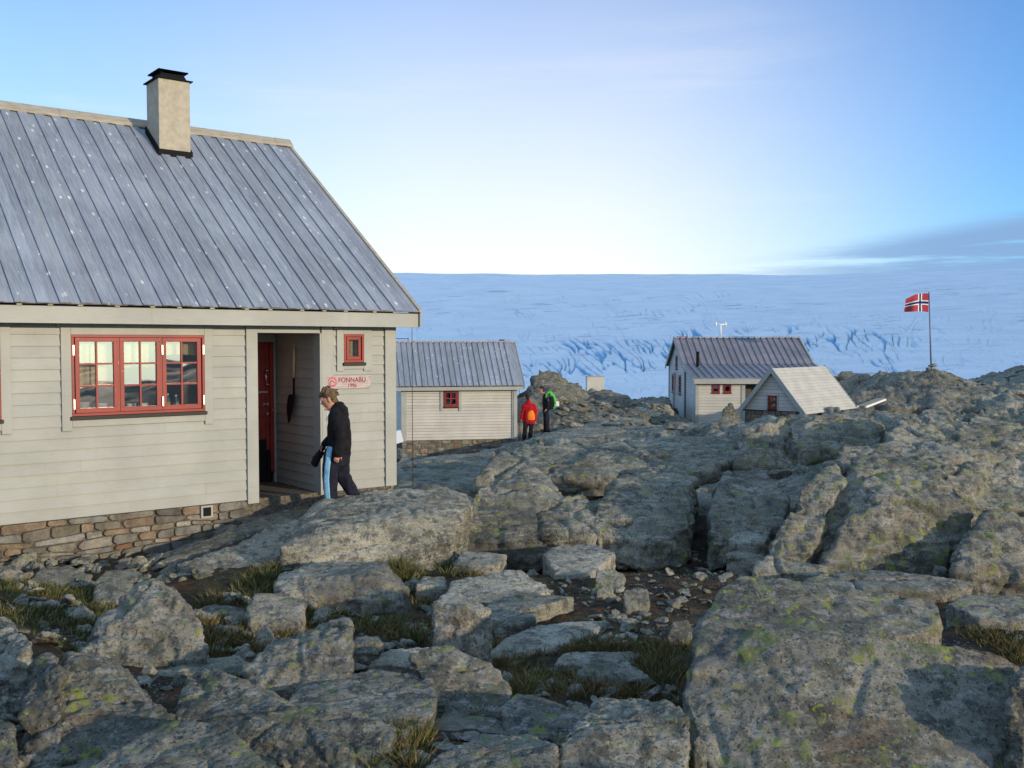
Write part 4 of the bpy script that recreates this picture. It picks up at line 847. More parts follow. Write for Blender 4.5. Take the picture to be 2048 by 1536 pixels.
# foundation
m=MB(); m.box(WL,-.03,.012,DEP-.02,-1.2,-.001); 
m.build('foundation_core',M['mortar'],H1)
m=MB(); stone_wall(m,(WL,.0,0),UX,FR,-WL-2.30,lambda s:-.004,lambda s:-.75,seed=3); m.build('foundation',M['stone'],H1); m=MB(); stone_wall(m,(AX1,.0,0),UX,FR,-AX1-.02,lambda s:-.035,lambda s:-.5,seed=6,rowh=(.1,.17)); stone_wall(m,(0,0.,0),UY,UX,DEP,lambda s:-.004,lambda s:-.5,seed=8)
FO=m.build('foundation',M['stone'],H1)
m=MB(); m.box(-2.93,-2.775,-.06,-.01,-.17,-.015); m.build('air_vent',M['cream_trim'],FO); MB().box(-2.905,-2.80,-.064,-.0605,-.15,-.035).build('vent_hole',M['black'],FO)
m=MB()
def slabstep(x0,x1,y0,y1,z0,z1,seed):
    rs=random.Random(seed); x=x0
    while x<x1-.05:
        xb=min(x+rs.uniform(.25,.5),x1); t=rs.uniform(.8,1.2); j=lambda:rs.uniform(-.02,.02)
        m.hexa([(x+.006,y0+j(),z0),(xb-.006,y0+j(),z0),(xb-.006,y1,z0),(x+.006,y1,z0),(x+.008,y0+j()+.01,z1+j()*.4),(xb-.008,y0+j()+.01,z1+j()*.4),(xb-.008,y1,z1),(x+.008,y1,z1)],(.2*t,.19*t,.165*t)); x=xb
slabstep(AX0-.0,AX1-.05,.65,AD+.05,-.4,-.03,2); slabstep(AX0-.16,AX1+.0,.18,.66,-.4,-.13,3); slabstep(AX0-.35,AX1+.25,-.32,.19,-.5,-.23,4)
m.build('doorstep',M['stone'],H1,bevel=.012)
# name board
s=-1.105; sgn=MB().box(0,.709,-.0,.018,0,.183).build('name_board',M['tan'],None,bevel=.002)
LW=H1.matrix_basis
def W1p(x,y,z): return H1.matrix_basis@Vector((x,y,z))
M['signwood']=None
t=T('sign_wood'); g=t.noise(t.pos((3,30,30),obj=True),2,6); M['signwood']=t.done(t.mix(t.mr(g,.3,.7),(.36,.30,.30),(.52,.45,.44)),.8)
M['signred']=plain('sign_red',(.27,.045,.055),.7,nz=.45,scale=30); M['pinkred']=plain('badge_pink',(.50,.13,.18),.7,nz=.35,scale=25); M['badgewhite']=plain('badge_white',(.55,.52,.52),.7,nz=.2)
sgn.data.materials[0]=M['signwood']; sgn.matrix_basis=H1.matrix_basis@Matrix.Translation((-1.105,-.046,1.459))
tag(sgn,'weathered wooden name board with red lettering FONNABU 1996 beside the doorway','sign')
def text(body,size,x,z,mat,parent,name,y=-.003,wide=1.):
    cu=bpy.data.curves.new('t','FONT'); cu.body=body; cu.size=size; cu.align_x='CENTER'; cu.align_y='CENTER'; cu.extrude=.001; cu.space_character=1.04; cu.offset=.0012
    o=bpy.data.objects.new('t',cu); COL.objects.link(o); dg=bpy.context.evaluated_depsgraph_get(); dg.update()
    me=bpy.data.meshes.new_from_object(o.evaluated_get(dg)); bpy.data.objects.remove(o)
    me.transform(Matrix.Scale(wide,4,(1,0,0))); o=bpy.data.objects.new(name,me); COL.objects.link(o); me.materials.clear(); me.materials.append(mat)
    o.parent=parent; o.rotation_euler=(R(90),0,0); o.location=(x,y,z); return o
text('FONNABU',.098,.405,.118,M['signred'],sgn,'lettering',wide=.92); text('1996',.074,.405,.042,M['signred'],sgn,'lettering',wide=.95)
def ring(r0,r1,cx,cz,mat,name,y,a0=0,a1=2*math.pi,n=40):
    vs=[];fs=[]
    for i in range(n+1):
        a=a0+(a1-a0)*i/n
        for r in(r0,r1): vs+=[(cx+r*math.cos(a),y,cz+r*math.sin(a)),(cx+r*math.cos(a),y+.002,cz+r*math.sin(a))]
    for i in range(n):
        b=4*i; fs+=[(b,b+2,b+6,b+4),(b+2,b+3,b+7,b+6),(b,b+4,b+5,b+1)]
    return MB().add(vs,fs).build(name,mat,sgn)
ring(.0,.044,.088,.095,M['badgewhite'],'badge',-.003); ring(.044,.074,.088,.098,M['pinkred'],'badge_ring',-.0045)
ring(.022,.036,.088,.085,M['signred'],'badge_arch',-.0055,-.25,math.pi+.25)
m=MB()
for a,b in((.02,.16),(.02,.02),(.69,.16),(.69,.02)): m.tube((a,-.006,b),(a,.004,b),.006)
m.build('screw',M['black'],sgn)
# shovel hanging in the porch
SH=empty('shovel',W1p(AX1-.06,.72,1.23),R(38.07),'black-bladed shovel with pale wooden handle hanging in the doorway','shovel')
t=T('pale_wood'); M['palewood']=t.done(t.mix(t.noise(t.pos((20,20,2),obj=True),3,4),(.50,.36,.20),(.62,.47,.29)),.6)
MB().tube((0,.0,.37),(0,-.02,.80),.019,.017,12).tube((0,-.02,.80),(0,-.022,.86),.008,.006,8).build('handle',M['palewood'],SH,smooth=True)
m=MB(); m.tube((0,0,.12),(0,0,.38),.015,.017,10); m.build('socket',M['black'],SH,smooth=True)
vs=[];fs=[]; nb=9
for i in range(nb+1):
    u=i/nb; z=.13-.40*u; wd=.115*(1-.72*max(0,u-.35)**1.5/.52) if u>.04 else .09; sk=.10*u
    for j in range(7):
        v=(j-3)/3; vs.append((-.03-.02*(1-v*v)-.05*u*(1-u),sk+v*wd,z-.03*(1-v*v)*(u>.9)))
for i in range(nb):
    for j in range(6): a=i*7+j; fs.append((a,a+1,a+8,a+7))
bl=MB().add(vs,fs).build('blade',M['black'],SH,smooth=True); so_=bl.modifiers.new('s','SOLIDIFY'); so_.thickness=.004
# chain at the corner
CN=MB()
cx_,cy_=.16,-.29
CN.tube((cx_,cy_,2.50),(cx_,cy_,.62),.005,.005,6)
z=.62
for i in range(24):
    a=(i%2)*math.pi/2
    for k in range(8):
        t0,t1=k*math.pi/4,(k+1)*math.pi/4
        p=lambda t:(cx_+.011*math.cos(t)*math.cos(a),cy_+.011*math.cos(t)*math.sin(a),z-.024+.024*math.sin(t))
        CN.tube(p(t0),p(t1),.0035,None,5)
    z-=.038
for k in range(16):
    t0,t1=k*math.pi/8,(k+1)*math.pi/8; CN.tube((cx_+.03*math.cos(t0),cy_,z-.03+.04*math.sin(t0)),(cx_+.03*math.cos(t1),cy_,z-.03+.04*math.sin(t1)),.006,None,5)
CN.tube((cx_,cy_,z-.06),(cx_-.01,cy_-.02,z-.20),.006,None,6)
o=CN.build('rain_chain',M['chain'],None); o.matrix_basis=H1.matrix_basis.copy(); tag(o,'thin wire and rusty chain with a ring hanging from the eave at the hut corner','chain')
# things on the inner window sill
def placed(name,mb,mat,x,y,z,label,cat,group=None,smooth=False):
    o=mb.build(name,mat,None,smooth=smooth); o.matrix_basis=H1.matrix_basis@Matrix.Translation((x,y,z)); tag(o,label,cat,group); return o
def lathe(prof,n=20):
    vs=[];fs=[]
    for r,z in prof:
        for i in range(n): t=2*math.pi*i/n; vs.append((r*math.cos(t),r*math.sin(t),z))
    for k in range(len(prof)-1):
        for i in range(n): fs.append((k*n+i,k*n+(i+1)%n,(k+1)*n+(i+1)%n,(k+1)*n+i))
    return MB().add(vs,fs)
M['blue']=plain('blue_plastic',(.045,.12,.32),.4,nz=.15); M['yellow']=plain('yellow_label',(.55,.48,.10),.6); M['bowl']=plain('white_enamel',(.75,.77,.74),.3); M['orange_w']=plain('printed_carton',(.62,.40,.28),.7,nz=.4,scale=16)
for i,(x,lb) in enumerate([(-3.27,'left blue plastic bottle with yellow label on the window sill'),(-3.16,'right, slightly lower blue plastic bottle with yellow label on the window sill')]):
    h=.24-.02*i
    o=placed('bottle',lathe([(0,0),(.036,0),(.036,h*.68),(.014,h*.85),(.014,h*.9)]),M['blue'],x,.17,1.216,lb,'bottle','bottles on the window sill',True)
    c=lathe([(.016,h*.9),(.016,h),(0,h)]).build('cap',M['bowl'],o); c=lathe([(.0368,h*.15),(.0368,h*.55)]).build('bottle_label',M['yellow'],o)
for i,(x,lb) in enumerate([(-3.73,'left printed carton on the window sill'),(-3.58,'right printed carton on the window sill')]):
    o=placed('carton',MB().box(-.055,.055,-.03,.03,0,.13),M['orange_w'],x,.17,1.216,lb,'carton','cartons on the window sill'); MB().box(-.04,.04,-.032,-.0305,.05,.125).build('carton_panel',M['bowl'],o)
for i,(x,lb) in enumerate([(-4.30,'large white bowl behind the left sash'),(-4.08,'smaller white bowl behind the left sash')]):
    r=.10-.012*i; placed('bowl',lathe([(0,.0),(r*.5,0),(r,r*1.6),(r+.006,r*1.65),(r-.01,r*1.55),(r*.45,.02),(0,.02)],28),M['bowl'],x,.20,1.216,lb,'bowl','bowls on the window sill',True)

# ------------------------------------------------------------------ middle hut
H2=empty('small_hut',(.164,36.3,-1.38),R(11),'small cream hut with spotted grey roof and one red window, left of the hikers','hut')
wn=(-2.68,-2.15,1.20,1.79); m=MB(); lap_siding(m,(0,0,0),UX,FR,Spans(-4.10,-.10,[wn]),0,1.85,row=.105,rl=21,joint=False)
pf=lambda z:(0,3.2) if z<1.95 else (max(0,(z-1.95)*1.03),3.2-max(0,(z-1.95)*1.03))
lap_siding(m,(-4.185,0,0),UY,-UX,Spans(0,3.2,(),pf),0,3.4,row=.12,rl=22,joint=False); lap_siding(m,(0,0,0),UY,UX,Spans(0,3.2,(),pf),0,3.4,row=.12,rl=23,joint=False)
m.build('wall',M['white_wall'],H2)
for a,b in((-4.185,-4.02),(-.16,.02)): MB().box(a-.02,b,-.05,-.026,-.01,1.86).build('corner_board',M['cream_trim'],H2,bevel=.004)
MB().box(-2.80,-2.70,-.05,-.0,1.05,1.80).build('window_trim',M['cream_trim'],H2); MB().box(-2.13,-2.03,-.05,-.0,1.05,1.80).build('window_trim',M['cream_trim'],H2)
window(H2,*wn,cols=2,rows=2,fw=.04,sw=.04,mw=.035)
MB().box(-3.2,-1.6,.6,.65,.3,1.8).build('room_interior',M['room'],H2)
MB().box(-4.40,.22,-.26,-.22,1.80,1.935).build('fascia',M['cream_trim'],H2)
MB().box(-4.40,.2,-.3,-.02,1.936,1.955).build('roof_underlay',M['black'],H2)
roof_boards('roof',H2,-4.42,.24,(-.30,1.965),(1.58,3.52),.205,.12,'roof',seed=14,th=.028)
roof_boards('roof',H2,-4.42,.24,(3.5,1.965),(1.62,3.52),.205,.12,'roof',seed=15,th=.028,label='far slope of the spotted roof')
MB().box(-4.44,.25,1.5,1.70,3.55,3.585).build('ridge_cap',M['tan'],H2)
m=MB(); verge(m,.242,.27,-.30,1.99,1.60,3.56,.17); m.build('bargeboard',M['cream_trim'],H2)
m=MB(); m.tube((-4.3,1.6,3.58),(-4.3,1.6,3.66),.012); m.tube((-4.3,1.6,3.66),(-3.8,1.6,3.66),.012); m.tube((-3.8,1.6,3.58),(-3.8,1.6,3.7),.012); m.build('roof_bracket',M['black'],H2)
MB().box(-.35,-.15,1.55,1.65,3.58,3.63).build('roof_bracket',M['black'],H2)
m=MB(); m.box(-4.15,-.04,.02,3.15,-1.6,-.002); m.build('foundation_core',M['mortar'],H2)
m=MB(); stone_wall(m,(-4.185,.03,0),UX,FR,4.22,lambda s:-.01,lambda s:-1.1,seed=31,rowh=(.12,.22),wid=(.15,.42)); m.build('foundation',M['stone'],H2)
m=MB(); m.tube((.05,-.25,1.85),(.05,-.25,-.35),.012,.012,5); 
for k in range(14): m.tube((.05,-.25,.9-k*.09),(.05,-.25,.86-k*.09),.024,.024,5)
o=m.build('rain_chain',M['chain'],None); o.matrix_basis=H2.matrix_basis.copy(); tag(o,'rusty rain chain hanging at the right corner of the small hut beside the red-jacketed hiker','chain')
o=MB().box(-.16,.16,-.10,.10,0,.42).build('storage_box',plain('pale_blue_plastic',(.55,.62,.70),.5),None,bevel=.02); p=onY(797,886,33.5); o.location=p; o.rotation_euler=(0,R(-14),R(20)); tag(o,'pale blue box tilted against the footing in the gap between the two huts','box')
# ------------------------------------------------------------------ white gabled hut
O3=Vector((9.64,52,-2.10)); H3=empty('gabled_hut',O3,0,'two-level white hut with reddish-grey metal roof, stovepipe and lean-to, in front of the glacier','hut')
LX=6.75; w1=(.81,1.23,1.62,2.08); w2=(1.41,1.83,1.62,2.08); dr=(2.56,4.0,0,2.1)
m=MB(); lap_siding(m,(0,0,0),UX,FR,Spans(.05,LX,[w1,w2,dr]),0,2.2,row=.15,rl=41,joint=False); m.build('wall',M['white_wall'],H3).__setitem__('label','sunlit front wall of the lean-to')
lpf=lambda z:(0.05,3.0) if z<2.4 else ((z-2.4)/.19,3.0)
mpf=lambda z:(3.1,8.7) if z<3.0 else (3.1+(z-3.0)/.53,8.7-(z-3.0)/.53)
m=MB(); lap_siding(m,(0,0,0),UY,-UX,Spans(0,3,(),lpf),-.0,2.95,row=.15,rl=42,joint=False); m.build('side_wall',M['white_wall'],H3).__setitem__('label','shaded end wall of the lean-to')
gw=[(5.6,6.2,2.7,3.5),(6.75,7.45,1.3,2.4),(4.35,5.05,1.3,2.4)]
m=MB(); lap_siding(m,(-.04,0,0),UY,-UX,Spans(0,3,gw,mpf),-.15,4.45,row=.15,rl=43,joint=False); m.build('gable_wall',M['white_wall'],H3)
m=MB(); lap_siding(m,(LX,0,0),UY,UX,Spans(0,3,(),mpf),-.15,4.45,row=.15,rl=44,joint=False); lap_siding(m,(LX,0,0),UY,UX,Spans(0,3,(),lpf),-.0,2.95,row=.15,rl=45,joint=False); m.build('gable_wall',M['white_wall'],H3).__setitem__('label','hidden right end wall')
for q in gw: 
    W=window(H3,-q[1],-q[0],q[2],q[3],cols=2,rows=2,fw=.06,sw=.05,mw=.04); W.rotation_euler=(0,0,R(-90)); W.location=(-.045,0,0)
window(H3,*w1,cols=1,rows=1,fw=.05,sw=.03); window(H3,*w2,cols=1,rows=1,fw=.05,sw=.03)
MB().box(.2,6.6,.7,.75,0,2.3).build('room_interior',M['room'],H3); MB().box(.6,.65,3.3,8.6,.2,2.8).build('room_interior',M['room'],H3)
MB().box(2.5,2.555,.02,.7,0,2.2).build('door_reveal',M['room'],H3)
for a,b,c,d_,e0,e1 in((-.03,.12,-.05,-.026,-.02,2.2),(2.36,2.555,-.05,-.0,-.02,2.12),(-.05,-.027,-.05,.16,-.02,2.2),(-.09,-.066,3.10,3.26,-.2,3.0),(-.09,-.066,8.5,8.7,-.2,3.0)): MB().box(a,b,c,d_,e0,e1).build('corner_board',M['cream_trim'],H3)
MB().box(-.18,LX+.3,-.34,-.29,2.10,2.37).build('fascia',M['cream_trim'],H3)
roof_boards('roof',H3,-.22,LX+.25,(-.36,2.42),(3.1,3.06),.36,.05,'roof_red',seed=51,th=.045,label='low-pitched lean-to roof with metal ribs')
roof_boards('roof',H3,-.22,LX+.25,(3.08,3.10),(5.9,4.52),.36,.05,'roof_red',seed=52,th=.045,label='steeper reddish main roof with metal ribs')
roof_boards('roof',H3,-.22,LX+.25,(9.0,2.86),(5.94,4.52),.36,.05,'roof_red',seed=53,th=.045,label='far slope of the main roof')
m=MB(); m.box(-.25,LX+.27,5.78,6.06,4.56,4.60); m.build('ridge_cap',M['tan'],H3); MB().box(-.1,.55,5.77,5.79,4.555,4.61).build('ridge_patch',M['red'],H3)
m=MB(); verge(m,-.26,-.222,3.08,3.10,5.92,4.56,.2); verge(m,-.26,-.222,9.0,2.86,5.921,4.56,.2); verge(m,-.26,-.222,-.36,2.45,3.079,3.10,.2); m.build('bargeboard',M['cream_trim'],H3)
m=MB(); verge(m,LX+.26,LX+.36,3.08,3.14,5.92,4.62,.2); verge(m,LX+.26,LX+.36,-.36,2.45,3.079,3.13,.2); m.build('bargeboard',M['cream_trim'],H3)
MB().box(.9,LX,.15,3.05,-1.6,-.01).build('foundation',M['mortar'],H3); MB().box(.0,LX,3.3,8.6,-1.8,-.16).build('foundation',plain('concrete',(.27,.28,.28),.9,nz=.2,scale=5),H3).__setitem__('label','concrete base of the main block')
MB().tube((.5,2.35,2.85),(.5,2.35,3.72),.085,.085,12).tube((.5,2.35,3.72),(.5,2.35,3.76),.11,.11,12).build('stovepipe',M['black'],H3,smooth=False)
LD=empty('ladder',O3+Vector((-.25,5.75,-.6)),0,'narrow ladder standing against the shaded gable wall of the white hut','ladder')
m=MB()
for dy in(0,.42): m.tube((0,dy,0),(.1,dy,3.1),.03,None,6)
m.build('rails',M['tan'],LD); m=MB()
for k in range(10): m.tube((.008*k+.01,0,.2+k*.3),(.008*k+.01,.42,.2+k*.3),.02,None,6)
m.build('rungs',M['tan'],LD)
MS=empty('weather_mast',O3+Vector((2.49,5.92,4.58)),0,'white T-shaped mast standing on the ridge of the white gabled hut','mast')
M['whitepaint']=plain('white_enamel_paint',(.80,.80,.78),.4)
MB().tube((0,0,0),(0,0,.72),.045,.045,12).build('pole',M['whitepaint'],MS,smooth=True); MB().tube((-.26,0,.73),(.26,0,.73),.035,.035,10).build('crossbar',M['whitepaint'],MS,smooth=True)
for sx_ in(-.28,.28): MB().tube((sx_,0,.60),(sx_,0,.86),.055,.055,12).build('sensor',M['whitepaint'],MS,smooth=True)
# ------------------------------------------------------------------ little A-frame hut
H4=empty('a_frame_hut',(10.5,40,-1.30),R(-41.4),'little cream A-frame hut with boards down to the ground and one small red window','hut')
HW=1.36; EZ4=.70; AZ4=2.36
gf=lambda z:(-HW*(AZ4-z)/(AZ4-EZ4),HW*(AZ4-z)/(AZ4-EZ4)); gwin=(-.20,.20,.76,1.30)
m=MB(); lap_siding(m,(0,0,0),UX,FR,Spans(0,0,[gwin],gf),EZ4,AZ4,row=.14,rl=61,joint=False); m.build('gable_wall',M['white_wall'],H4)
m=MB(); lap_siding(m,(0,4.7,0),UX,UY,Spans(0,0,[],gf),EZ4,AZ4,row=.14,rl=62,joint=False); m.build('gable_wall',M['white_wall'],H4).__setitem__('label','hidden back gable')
window(H4,*gwin,cols=1,rows=1,fw=.045,sw=.03); MB().box(-.25,-.205,-.05,0,.68,1.36).build('window_trim',M['cream_trim'],H4); MB().box(.205,.25,-.05,0,.68,1.36).build('window_trim',M['cream_trim'],H4); MB().box(-.3,.3,.5,.55,.7,1.4).build('room_interior',M['room'],H4)
for sd_ in(1,-1):
    m=MB(); nrow=16; e=Vector((sd_*(HW+.10),0,EZ4-.10)); a=Vector((sd_*.0,0,AZ4+.03)); dv=(a-e)/nrow; nn=Vector((-dv.z*-sd_,0,abs(dv.x))).normalized(); nn=Vector((sd_*abs(dv.z),0,abs(dv.x))).normalized()
    for k in range(nrow):
        t_=random.uniform(.94,1.03); p0=e+dv*k; p1=e+dv*(k+1.12 if k<nrow-1 else k+1); y0,y1=-.16,4.86
        def Q(p,y,o): return (p.x+nn.x*o,y,p.z+nn.z*o)
        m.hexa([Q(p0,y0,.026),Q(p0,y1,.026),Q(p0,y1,.05),Q(p0,y0,.05),Q(p1,y0,.0),Q(p1,y1,.0),Q(p1,y1,.022),Q(p1,y0,.022)] if sd_>0 else [Q(p0,y1,.026),Q(p0,y0,.026),Q(p0,y0,.05),Q(p0,y1,.05),Q(p1,y1,.0),Q(p1,y0,.0),Q(p1,y0,.022),Q(p1,y1,.022)],(t_,t_,t_))
    m.build('roof',M['white_wall'],H4).__setitem__('label','sunlit right roof slope of overlapping boards' if sd_>0 else 'hidden left roof slope')
    for yy in(-.20,4.865):
        b=MB(); e2=e+nn*-.12; a2=a+Vector((0,0,-.17)); e3=e+nn*.06; a3=a+Vector((0,0,.085))
        b.hexa([(e2.x,yy,e2.z),(e2.x,yy+.035,e2.z),(a2.x,yy+.035,a2.z),(a2.x,yy,a2.z),(e3.x,yy,e3.z),(e3.x,yy+.035,e3.z),(a3.x,yy+.035,a3.z),(a3.x,yy,a3.z)]); b.build('bargeboard',M['cream_trim'],H4)
m=MB(); stone_wall(m,(-1.25,.1,0),UX,FR,2.5,lambda s:EZ4-.01,lambda s:-.4,seed=71,rowh=(.12,.22),wid=(.2,.45)); m.build('foundation',M['stone'],H4)
MB().box(-1.25,1.25,.14,4.6,-.6,EZ4-.02).build('foundation_core',M['mortar'],H4)
# lying ladder / boardwalk right of it
LB=empty('boardwalk',onY(1714,814,42.6),0,'pale slatted boardwalk rising to the right of the A-frame hut','boardwalk'); q=onY(1754,799,44.8)-onY(1714,814,42.6)
m=MB()
for o_ in(0,.5): m.tube((o_*.6,-o_*.4,0),(q.x+o_*.6,q.y-o_*.4,q.z),.05,None,6)
m.build('rails',M['whitepaint'],LB); m=MB()
for k in range(12): f_=(k+.5)/12; m.tube((q.x*f_,q.y*f_,q.z*f_+.04),(q.x*f_+.3,q.y*f_-.2,q.z*f_+.04),.04,None,6)
m.build('slats',M['tan'],LB)
# pale cabinet on the rubble ridge
p=onY(1190,777,51.); z=drop_to(p.x,p.y); CB=empty('cabinet',(p.x,p.y,min(z,p.z+.1)),R(4),'plain pale cabinet standing on the ridge against the glacier','cabinet')
hh=onY(1190,752,51.).z-min(z,p.z+.1)
MB().box(-.45,.45,-.22,.22,0,hh-.03).build('body',M['white_wall'],CB,bevel=.01); MB().box(-.475,.475,-.25,.25,hh-.03,hh).build('lid',M['cream_trim'],CB,bevel=.01)
# ------------------------------------------------------------------ flag and cairn
fx=onY(1863,738,52.); fz=drop_to(fx.x,fx.y); top=onY(1858,583,52.)
FP=empty('flagpole',(fx.x,fx.y,fz),0,'thin flagpole on the rocky hill with a red flag crossed in white and blue','flagpole')
t=T('pole_paint'); M['pole']=t.done((.13,.15,.20),.4)
tp=top-Vector((fx.x,fx.y,fz)); MB().tube((0,0,-.3),tuple(tp),.045,.028,10).build('pole',M['pole'],FP,smooth=True); MB().tube(tuple(tp),tuple(tp+Vector((0,0,.05))),.035,.03,8).build('finial',M['whitepaint'],FP)
t=T('flag_cloth'); M['flag']=t.done(t.attr('Col'),.85,None,.1)
nu,nv=44,32; FL=1.24; FH=.98
def fpt(u,v):
    x=-u*FL*.97; taper=1-.0*u; ztop=0-.02*u-.26*max(0,(u-.45))**1.6*(1-v)*2.2; 
    zz=-(v)*FH*(1-.06*u)-.10*u*(1-v)+.05*math.sin(u*5)*.6; zz+=-.22*max(0,u-.5)**2*(1-v)*3
    y=.11*math.sin(u*6.5+v*1.2)*u+.05*math.sin(u*11-v*3)*u
    return Vector((x,y,zz))
hp=tp*((tp.z-.10)/tp.z)
vs=[hp+fpt(i/nu,j/nv)+Vector((-.02,0,0)) for i in range(nu+1) for j in range(nv+1)]; fm=MB()
fm.v=[tuple(p) for p in vs]
for i in range(nu):
    for j in range(nv):
        U=(i+.5)/nu*22; V_=(j+.5)/nv*16; c=(.40,.06,.07)
        inw=(6<U<10) or (6<V_<10); inb=(7<U<9) or (7<V_<9)
        if inb: c=(.015,.03,.13)
        elif inw: c=(.75,.75,.75)
        a=i*(nv+1)+j; fm.f.append((a,a+1,a+nv+2,a+nv+1)); fm.c.append(c)
fm.build('flag',M['flag'],FP,smooth=True)
CR=empty('cairn',(fx.x,fx.y,fz),0,'small cairn of flat stones around the foot of the flagpole','cairn')
for k,(dx,dy,dz,sx_,sz_) in enumerate([(-.22,-.1,.08,.22,.16),(.16,-.12,.08,.24,.16),(0,.16,.08,.26,.16),(-.08,-.2,.22,.26,.14),(.2,.02,.22,.2,.14),(.02,-.12,.33,.22,.10)]):
    o=bpy.data.objects.new('stone',srcs[k%6]); COL.objects.link(o); o.parent=CR; o.location=(dx,dy,dz); o.scale=(sx_,sx_*.9,sz_*1.4); o.rotation_euler=(0,0,k)
# ------------------------------------------------------------------ people
def blob(chains,vox,smooth=3,amp=0,seed=0,freq=6):
    """tapered elliptical tubes merged into one skin. chain: (side vector, [(point,rw,rd)...])"""
    bm=bmesh.new()
    for side,pts in chains:
        side=Vector(side); N_=14; prev=None
        rings=[]
        P_=[Vector(p[0]) for p in pts]
        for i,(p,rw,rd) in enumerate(pts):
            p=Vector(p); a=P_[max(i-1,0)]; b=P_[min(i+1,len(P_)-1)]; d=(b-a).normalized() if (b-a).length>1e-6 else Vector((0,0,1))
            s=(side-d*side.dot(d)).normalized(); t=d.cross(s)
            rings.append((p,d,s,t,rw,rd))
        # rounded ends
        f=rings[0]; l=rings[-1]
        full=[]
        for k in(0.15,.5,.8): h=math.sqrt(1-(1-k)**2); full.append((f[0]-f[1]*min(f[4],f[5])*(1-k),)+f[1:4]+(f[4]*h,f[5]*h))
        full+=rings
        for k in(.8,.5,.15): h=math.sqrt(1-(1-k)**2); full.append((l[0]+l[1]*min(l[4],l[5])*(1-k),)+l[1:4]+(l[4]*h,l[5]*h))
        for (p,d,s,t,rw,rd) in full:
            r=[bm.verts.new(p+s*math.cos(2*math.pi*k/N_)*rw+t*math.sin(2*math.pi*k/N_)*rd) for k in range(N_)]
            if prev:
                for k in range(N_): bm.faces.new((prev[k],prev[(k+1)%N_],r[(k+1)%N_],r[k]))
            else: bm.faces.new(r[::-1])
            prev=r
        bm.faces.new(prev)
    bmesh.ops.recalc_face_normals(bm,faces=bm.faces)
    me=remeshed(bm,vox,smooth)
    if amp:
        n=len(me.vertices); co=np.empty(n*3,np.float32); me.vertices.foreach_get('co',co); co=co.reshape(-1,3).astype(float); no=np.empty(n*3,np.float32); me.vertices.foreach_get('normal',no); no=no.reshape(-1,3)
        co+=no*(amp*fbm(co*np.array([1,1,.55])*freq+seed,3))[:,None]; me.vertices.foreach_set('co',co.astype(np.float32).ravel())
    me.polygons.foreach_set('use_smooth',[True]*len(me.polygons)); me.update(); return me
def part(name,me,mat,parent):
    o=bpy.data.objects.new(name,me); COL.objects.link(o); me.materials.clear(); me.materials.append(mat); o.parent=parent; return o
def cloth(name,col,nz=.25,rough=.9):
    t=T(name); g=t.noise(t.pos(obj=True),14,5,.6); return t.done(t.mix(t.mr(g,.3,.7),tuple(x*(1-nz) for x in col),tuple(x*(1+nz) for x in col)),rough,t.bump(g,.5,.01),.15)
M['skin']=cloth('skin',(.50,.27,.19),.12,.55); M['hair']=cloth('light_brown_hair',(.11,.075,.045),.5); M['hair2']=cloth('dark_hair',(.035,.025,.02),.3)
M['hoodie']=cloth('black_hoodie',(.012,.012,.015),.3); M['navy']=cloth('navy_track_trousers',(.015,.017,.030),.3); M['stripe']=cloth('light_blue_stripe',(.22,.46,.66),.18)
M['grey_ed']=cloth('black_shoe',(.02,.02,.022),.3); M['redj']=cloth('red_jacket',(.36,.012,.02),.3); M['orange']=cloth('orange_pouch',(.85,.22,.03),.12); M['darkt']=cloth('dark_trousers',(.014,.017,.026),.3)
M['blk']=cloth('black_fleece',(.014,.017,.024),.3); M['green']=cloth('green_pack',(.08,.42,.07),.25); M['white_c']=cloth('white_map',(.75,.75,.75),.05)
def head(c,f,s,scale=1.,tilt=0):
    """head chains about centre c; f forward, s side; tilt: radians bowed forward"""
    f=Vector(f).normalized(); s=Vector(s).normalized(); u=Vector((0,0,1)); u2=(u*math.cos(tilt)+f*math.sin(tilt)).normalized(); f2=(f*math.cos(tilt)-u*math.sin(tilt)).normalized()
    c=Vector(c); k=scale; P=lambda a,b,d=0:c+f2*a*k+u2*b*k+s*d*k
    ch=[(s,[(P(.02,-.105),.038*k,.045*k),(P(.012,-.07),.055*k,.062*k),(P(.004,-.02),.070*k,.086*k),(P(-.004,.03),.076*k,.096*k),(P(-.008,.075),.066*k,.082*k),(P(-.008,.10),.04*k,.05*k)]),
        (s,[(P(.078,.005),.010*k,.012*k),(P(.100,-.022),.016*k,.016*k),(P(.085,-.03),.014*k,.012*k)]),
        (s,[(P(.07,-.095),.020*k,.016*k),(P(.085,-.10),.018*k,.014*k)]),(s,[(P(.078,-.058),.022*k,.008*k),(P(.088,-.062),.02*k,.008*k)]),
        (s,[(P(.075,.028,-.045),.016*k,.01*k),(P(.078,.028,.045),.016*k,.01*k)])]
    for d in(-1,1): ch.append((f2,[(P(-.005,-.03,.074*d),.014*k,.01*k),(P(-.012,.015,.084*d),.02*k,.012*k)]))
    return ch,P
